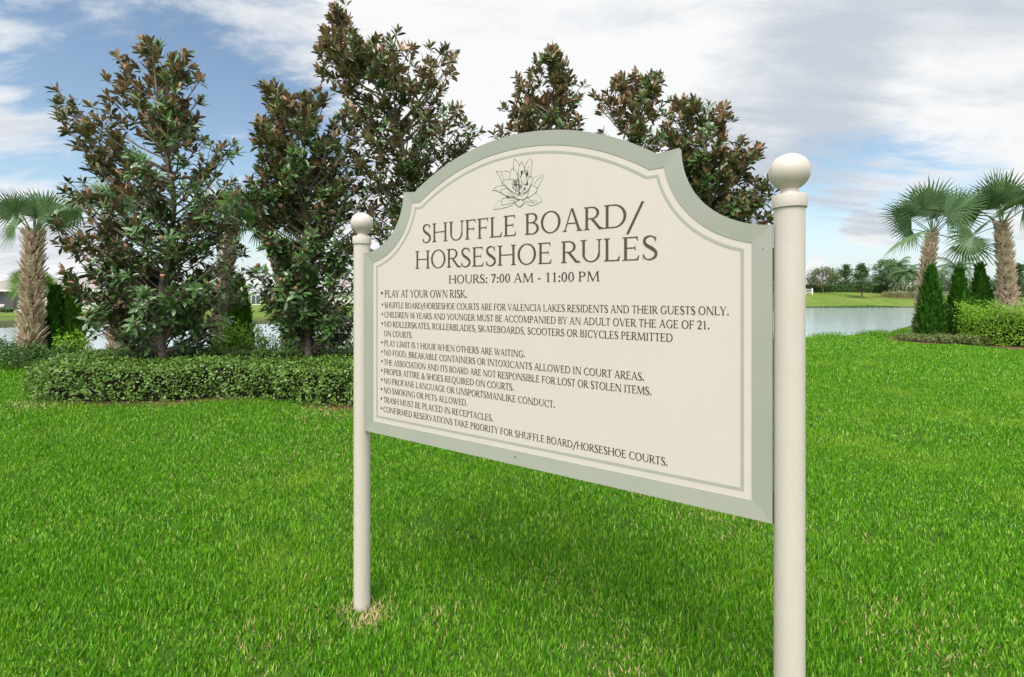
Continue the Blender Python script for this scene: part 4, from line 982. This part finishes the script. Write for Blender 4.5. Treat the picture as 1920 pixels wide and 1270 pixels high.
long_hedge(1500, 1662, B + 1, 535, 'dark clipped hedge along the top of the far bank', 341, 6000)
# ornamental grass bed by the far palms
r = np.random.default_rng(345)
for i, (x, lb) in enumerate(((1668, 'tan ornamental grass clump next to the end of the far hedge'), (1685, 'tan ornamental grass clump left of the pale far palm trunk'), (1704, 'tan ornamental grass clump right of the pale far palm trunk'), (1722, 'tan ornamental grass clump behind the leaning sabal trunk'))):
    Yf = B - 11; X = (x - CX) / F * Yf; z0 = float(ground_z(X, Yf)); root = empty('ornamental_grass', (X, Yf, z0), lb, 'ornamental grass', 'ornamental grass clumps on the far bank'); n = 900
    a = r.uniform(0, 6.28, n); C = np.stack([X + r.normal(size=n) * .75, Yf + r.normal(size=n) * .5, np.full(n, z0 - .02)], 1); D = np.stack([np.cos(a) * .45, np.sin(a) * .45, np.ones(n)], 1) + r.normal(size=(n, 3)) * .12
    L = r.uniform(1.1, 2.0, n); link('grass_blades', leaves_mesh('grass_blades', C, D, rand_dirs(n), L, .05, T_BLADE, F_BLADE), M['far_grass'], root)
mm = MB()
def gpatch(pts, up=.03):
    return [(x, y, float(ground_z(x, y)) + up) for x, y in pts]
Xc = (1692 - CX) / F * (B - 12)
cxs = np.linspace(Xc - 6.5, Xc + 7.5, 15)
for i in range(14):
    a, c = cxs[i], cxs[i + 1]
    w0 = 2.6 * math.sin(math.pi * (i + .25) / 14.5) + .3; w1 = 2.6 * math.sin(math.pi * (i + 1.25) / 15.5) + .3
    mm.poly(gpatch([(a, B - 11 - w0), (c, B - 11 - w1), (c, B - 9), (a, B - 9)], .05))
mo = mm.build('far_mulch', M['mulch']); tag(mo, 'mulch strip below the ornamental grass on the far bank', kind='structure')

# white fence end on the far bank
M['white'] = mat('white_paint', (0.78, 0.78, 0.76), 0.5, 0.3, var=(0.70, 0.71, 0.70), var_scale=2)
Yf = B - 8; xa, xb = (1470 - CX) / F * Yf, (1523 - CX) / F * Yf; z0 = float(ground_z(xb, Yf))
fr = empty('white_fence', ((xa + xb) / 2, Yf, z0), 'white post and rail fence end on the far bank by the sign post', 'fence')
for k in range(5):
    x = xb + (xa - xb) * k / 4; m_ = MB(); m_.box((x, Yf, z0 + .80), (.28, .16, 1.9)); m_.box((x, Yf, z0 + 1.80), (.36, .24, .10)); m_.build('post', M['white'], fr)
for h_ in (.55, 1.05, 1.5):
    m_ = MB(); m_.box(((xa + xb) / 2, Yf, z0 + h_), (abs(xb - xa), .07, .14)); m_.build('rail', M['white'], fr)

# ================================================================== HOUSES
M['stucco'] = mat('pale_stucco', (0.56, 0.55, 0.47), 0.85, 0.1, var=(0.50, 0.49, 0.42), var_scale=.8, bump=.2, bump_scale=6)
M['stucco_pink'] = mat('pink_stucco', (0.60, 0.46, 0.36), 0.85, 0.1, var=(0.54, 0.42, 0.33), var_scale=.8)
M['shingle'] = mat('grey_brown_roof', (0.25, 0.232, 0.225), 0.85, 0.1, var=(0.31, 0.285, 0.275), var_scale=1.5, bump=.4, bump_scale=4, detail=8)
M['screen'] = mat('dark_lanai_screen', (0.045, 0.055, 0.055), 0.5, 0.3, var=(0.075, 0.085, 0.08), var_scale=.7)
M['glass'] = mat('window_glass', (0.06, 0.085, 0.095), 0.08, 0.6, var=(0.10, 0.13, 0.14), var_scale=.5)
def house(x0, x1, y0, depth, z0, wall_h, roof_h, label, wallm, wins, ovh=.6, hip=True, pano=None):
    cx, cy = (x0 + x1) / 2, y0 + depth / 2; root = empty('house', (cx, cy, z0), label, 'house')
    w_ = MB(); w_.box((cx, cy, z0 + wall_h / 2 - .3), (x1 - x0, depth, wall_h + .6)); w_.build('wall', M[wallm], root)
    rb = MB(); a, b_, c, d = x0 - ovh, x1 + ovh, y0 - ovh, y0 + depth + ovh; zb = z0 + wall_h; q = (d - c) / 2 if hip else 0
    q = min(q, (b_ - a) / 2 - .5); V = [(a, c, zb), (b_, c, zb), (b_, d, zb), (a, d, zb), (a + q, cy, zb + roof_h), (b_ - q, cy, zb + roof_h)]
    rb.add(V, [(0, 1, 5, 4), (1, 2, 5), (2, 3, 4, 5), (3, 0, 4), (3, 2, 1, 0)]); rf = rb.build('roof', M['shingle'], root)
    fb = MB()
    for (p, s) in (((cx, c - .03, zb - .10), (b_ - a, .06, .24)), ((cx, d + .03, zb - .10), (b_ - a, .06, .24)), ((a - .03, cy, zb - .10), (.06, d - c, .24)), ((b_ + .03, cy, zb - .10), (.06, d - c, .24))): fb.box(p, s)
    fb.build('fascia', M['white'], rf)
    for (wx, ww, wz, wh, knd) in wins:
        f_ = MB()
        for dx, sx_, dz, sz_ in ((-ww / 2 - .06, .12, 0, wh + .24), (ww / 2 + .06, .12, 0, wh + .24), (0, ww, wh / 2 + .06, .12), (0, ww, -wh / 2 - .06, .12), (0, .08, 0, wh)): f_.box((wx + dx, y0 - .05, z0 + wz + dz), (sx_, .12, sz_))
        fo = f_.build('window' if knd != 'lanai' else 'screened_porch', M['white'] if knd != 'lanai' else M['bronze'], root)
        g_ = MB(); g_.box((wx, y0 - .012, z0 + wz), (ww, .03, wh)); link('pane', g_.mesh('pane'), M['glass'] if knd != 'lanai' else M['screen'], fo)
    return root
Yh = 70.0
def hx(x): return (x - CX) / F * Yh
zg = -0.9
hr_ = house(hx(-120), hx(230), Yh, 13, zg, 3.15, 2.0, 'long pale single-storey house with a grey-brown hip roof across the pond, behind the left palm', 'stucco',
      [(hx(28), 7.6, 1.45, 2.5, 'lanai'), (hx(106), 1.5, 1.35, 2.3, 'win'), (hx(150), 1.1, 1.8, 1.1, 'win'), (hx(-60), 5.0, 1.4, 2.3, 'win'), (hx(200), 1.5, 1.7, 1.3, 'win')])
house(hx(440), hx(640), Yh + 16, 13, zg, 3.2, 2.0, 'second pale house across the pond, glimpsed between the two left magnolias', 'stucco', [(hx(470) * 86 / 70 + 1, 1.6, 1.5, 1.6, 'win'), (hx(520) * 86 / 70, 1.6, 1.5, 1.6, 'win')])
def hx2(x, Y): return (x - CX) / F * Y
house(hx2(1672, 260), hx2(1745, 260), 260, 12, 2.2, 3.8, 2.0, 'distant pink house between the far palms and the leaning sabal', 'stucco_pink', [(hx2(1735, 260), 2.0, 1.8, 1.5, 'win')])
house(hx2(1790, 185), hx2(1850, 185), 185, 12, 1.2, 3.6, 2.8, 'distant pale house glimpsed between the right conifers', 'stucco', [(hx2(1815, 185), 2.0, 1.8, 1.5, 'win')])
# white lounge chair on the terrace of the left house, terrace slab, low planting and two small palms
tm = MB(); tm.box((hx(10), Yh - 2.0, zg + .04), (22, 3.4, .28)); to = tm.build('terrace', M['white']); tag(to, 'pale terrace slab in front of the left house', kind='structure')
lc = empty('lounge_chair', (hx(8), Yh - 1.6, zg + .18), 'white lounge chair on the terrace of the left house', 'lounge chair')
m_ = MB(); m_.box((hx(8), Yh - 1.6, zg + .52), (1.9, .65, .08)); m_.build('seat', M['white'], lc)
m_ = MB(); m_.add([(hx(8) + .95, Yh - 1.92, zg + .5), (hx(8) + .95, Yh - 1.28, zg + .5), (hx(8) + 1.4, Yh - 1.28, zg + 1.05), (hx(8) + 1.4, Yh - 1.92, zg + 1.05), (hx(8) + 1.02, Yh - 1.92, zg + .46), (hx(8) + 1.02, Yh - 1.28, zg + .46), (hx(8) + 1.47, Yh - 1.28, zg + 1.01), (hx(8) + 1.47, Yh - 1.92, zg + 1.01)], [(0, 1, 2, 3), (7, 6, 5, 4), (0, 4, 5, 1), (1, 5, 6, 2), (2, 6, 7, 3), (3, 7, 4, 0)]); m_.build('backrest', M['white'], lc)
for dx in (-.8, .85):
    for dy in (-.27, .27):
        m_ = MB(); m_.box((hx(8) + dx, Yh - 1.6 + dy, zg + .33), (.06, .06, .30)); m_.build('leg', M['white'], lc)
r = np.random.default_rng(12)
lp = MB()
long_hedge_l = None
def low_row(xa, xb, Yf, z0, h, label, seed):
    r = np.random.default_rng(seed); n = 2500; root = empty('low_planting', ((xa + xb) / 2, Yf, z0), label, 'hedge'); X = r.uniform(xa, xb, n); C = np.stack([X, Yf + r.uniform(-.5, .5, n), z0 + r.random(n) ** .6 * h * (1 + .25 * np.sin(X * 2.1))], 1)
    Nn = rand_dirs(n) + np.array([0, -.4, .9]); L = r.uniform(.10, .22, n); link('foliage', leaves_mesh('foliage', C, np.cross(Nn, rand_dirs(n)), Nn, L, L * .6, T_LEAF, F_LEAF), M['shrub_dark'], root)
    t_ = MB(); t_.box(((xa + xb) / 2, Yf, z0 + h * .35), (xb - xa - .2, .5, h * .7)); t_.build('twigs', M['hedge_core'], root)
low_row(hx(-60), hx(85), Yh - 4.6, zg, .55, 'low dark planting row in front of the left house terrace', 13)
Yf = 58.0; X = (60 - CX) / F * Yf; z0 = float(ground_z(X, Yf)); zt = EYE + (HOR - 516) / F * Yf
sabal(X, Yf, zt - 1.3, (0, 0), .18, frond_set(16, np.random.default_rng(351), 1.2, 1.7, -5, 60, .5), 'small light green palm before the left house, its fronds spreading behind the stout trunk', 351, 'palms before the left house', 'palm_light', bz=z0, boots=False)
# distant tree belt along the horizon (behind the sign and between the trunks)
r = np.random.default_rng(77)
n = 26000; X = r.uniform(-420, 260, n); Yt = 230 + r.uniform(-6, 6, n); base = ground_z(X, Yt); hh = 5.0 + 1.8 * np.sin(X * .11) + 1.6 * np.sin(X * .27 + 1) + 1.1 * np.sin(X * .63)
C = np.stack([X, Yt, base + r.random(n) ** .7 * hh], 1); L = r.uniform(.7, 1.5, n)
tag(link('distant_wood', leaves_mesh('distant_wood', C, rand_dirs(n), rand_dirs(n) + np.array([0, -.5, .8]), L, L * .7, T_LEAF, F_LEAF), M['far_leaf']), 'distant belt of trees along the horizon', 'wood', kind='stuff')

# ================================================================== LAWN BLADES
def grass_mat():
    m = bpy.data.materials.new('grass_blade'); m.use_nodes = True; T = NT(m.node_tree); b = m.node_tree.nodes['Principled BSDF']; out = m.node_tree.nodes['Material Output']
    g = T.n('ShaderNodeNewGeometry'); cr_ = T.n('ShaderNodeValToRGB'); e = cr_.color_ramp.elements
    e[0].position = 0; e[0].color = (0.030, 0.140, 0.004, 1); e[1].position = 1; e[1].color = (0.46, 0.60, 0.15, 1)
    for p_, c_ in ((.35, (0.080, 0.270, 0.007, 1)), (.70, (0.135, 0.365, 0.012, 1)), (.92, (0.245, 0.470, 0.035, 1))):
        x = e.new(p_); x.color = c_
    T.lk(g.outputs['Random Per Island'], cr_.inputs[0])
    f = T.ss(T.noise(g.outputs['Position'], 0.9, 4, 0.6), .50, .72); c = T.mix(T.m('MULTIPLY', f, .60), cr_.outputs[0], (0.255, 0.430, 0.030, 1))
    f2 = T.ss(T.noise(g.outputs['Position'], 2.7, 4, 0.6), .55, .75); c = T.mix(T.m('MULTIPLY', f2, .55), c, (0.055, 0.230, 0.006, 1))
    T.lk(c, b.inputs['Base Color']); b.inputs['Roughness'].default_value = .45; b.inputs['Specular IOR Level'].default_value = .25
    tr = T.n('ShaderNodeBsdfTranslucent'); T.lk(c, tr.inputs['Color']); ms = T.n('ShaderNodeMixShader'); ms.inputs[0].default_value = .30
    T.lk(b.outputs[0], ms.inputs[1]); T.lk(tr.outputs[0], ms.inputs[2]); T.lk(ms.outputs[0], out.inputs['Surface']); return m
M['grass'] = grass_mat()
M['straw'] = mat('dry_grass', (0.42, 0.30, 0.14), 0.7, 0.2, island=(0.58, 0.47, 0.27), trans=.2)
r = np.random.default_rng(99)
Cs, Ls_, Ws_, dry_ = [], [], [], []
bedP = shrink(HPs, .03); palmP = smooth_poly([(13.1, 15.4), (14.0, 14.6), (14.3, 13.4), (15.5, 13.0), (18.5, 13.2), (20, 15), (19, 18), (16, 18), (13.6, 17.0)])
def tuft(X, Y): return np.sin(X * 9.1 + 2 * np.sin(Y * 5.3)) * np.sin(Y * 8.3 + 2 * np.sin(X * 4.7))
for (y0, y1, dens, l0, l1, w) in ((1.15, 3.0, 17500, .020, .047, .0054), (3.0, 5.0, 9800, .022, .048, .0066), (5.0, 8.5, 4300, .026, .052, .0090), (8.5, 13.5, 1300, .040, .075, .0145), (13.5, 22.5, 620, .040, .075, .021)):
    A_ = (1.13 * (y0 + y1)) * (y1 - y0) + 2 * .7 * (y1 - y0); n = int(A_ * dens)
    Y = np.sqrt(r.random(n) * (y1 ** 2 - y0 ** 2) + y0 ** 2); X = r.uniform(-1, 1, n) * (1.13 * Y + .7)
    ok = (Y < lerp_pts(X, NEAR) + .35)
    ok &= ~in_poly(X, Y, bedP) & ~in_poly(X, Y, palmP)
    ok &= r.random(n) < (.80 + .20 * tuft(X, Y))
    for P in (PL, PR): ok &= np.hypot(X - P.x, Y - P.y) > PRAD + .004
    X, Y = X[ok], Y[ok]; n = len(X)
    Cs.append(np.stack([X, Y, ground_z(X, Y) - .004], 1)); l = r.uniform(l0, l1, n) * (1 + .22 * tuft(X * .7, Y * .7)); Ls_.append(l); Ws_.append(w * r.uniform(.7, 1.3, n))
    dp = np.full(n, .006)
    for (dx, dy, rad_, pk) in ((PL.x + .06, PL.y - .08, .09, .85), (PL.x - .06, PL.y - .05, .07, .45), (-.33, 2.33, .12, .22), (.25, 2.55, .2, .12), (-1.1, 2.2, .25, .10), (1.9, 2.2, .3, .12), (1.5, 3.3, .4, .12), (-2.2, 4.4, .6, .10), (.5, 2.05, .2, .14), (-6.9, 6.8, .4, .5), (-5.0, 6.85, .3, .3), (-2.4, 6.5, .5, .4)):
        dp = np.maximum(dp, pk * np.exp(-((X - dx) ** 2 + (Y - dy) ** 2) / rad_ ** 2))
    dry_.append(r.random(n) < dp)
C = np.concatenate(Cs); L = np.concatenate(Ls_); Wd = np.concatenate(Ws_); dry = np.concatenate(dry_); n = len(C)
az = r.uniform(0, 6.28, n); lean = np.abs(r.normal(size=n)) * .75 + .12; lean = np.where(dry, lean + .9, lean)
D = np.stack([np.cos(az) * lean + .06, np.sin(az) * lean, np.ones(n)], 1)
Nn = np.stack([-np.cos(az), -np.sin(az), lean], 1) + r.normal(size=(n, 3)) * .35
def blades(mask, name, m):
    return link(name, leaves_mesh(name, C[mask], D[mask], Nn[mask], L[mask], Wd[mask], T_BLADE, F_BLADE), m)
tag(blades(~dry, 'lawn_grass', M['grass']), 'thick bright green lawn grass under and around the sign', 'grass', kind='stuff')
tag(blades(dry, 'dry_grass', M['straw']), 'scattered dry tan grass blades, thickest at the foot of the left sign post', 'dry grass', kind='stuff')
# reeds along the near shore
n = 5000; X = np.concatenate([r.uniform(9.5, 17, n // 2), r.uniform(-14, 3, n // 2)]); Y = lerp_pts(X, NEAR) + r.uniform(.0, .9, n)
ok = r.random(n) < np.clip(.45 + .55 * np.sin(X * 2.3 + np.sin(X * 5)), .05, 1); X, Y = X[ok], Y[ok]; n = len(X); az = r.uniform(0, 6.28, n)
C2 = np.stack([X, Y, ground_z(X, Y) - .01], 1); D2 = np.stack([np.cos(az) * .4, np.sin(az) * .4, np.ones(n)], 1)
tag(link('shore_reeds', leaves_mesh('shore_reeds', C2, D2, rand_dirs(n), r.uniform(.10, .30, n), .014, T_BLADE, F_BLADE), M['grass']), 'taller grass and reeds along the near edge of the pond', 'reeds', kind='stuff')
n = 9000; X = np.concatenate([r.uniform(40, 125, n * 2 // 3), r.uniform(-70, -10, n // 3)]); Y = lerp_pts(X, FAR) + r.uniform(-.5, .5, len(X)); ok = r.random(len(X)) < np.clip(.35 + .5 * np.sin(X * .35 + 2 * np.sin(X * .13)), .04, 1); X, Y = X[ok], Y[ok]; n = len(X); az = r.uniform(0, 6.28, n)
C3 = np.stack([X, Y, np.maximum(ground_z(X, Y), WATER_Z) - .05], 1); D3 = np.stack([np.cos(az) * .5, np.sin(az) * .5, np.ones(n)], 1)
tag(link('far_shore_reeds', leaves_mesh('far_shore_reeds', C3, D3, rand_dirs(n), r.uniform(.25, .70, n), .07, T_BLADE, F_BLADE), M['shrub_dark']), 'dark reeds along the far edge of the pond', 'reeds', kind='stuff')
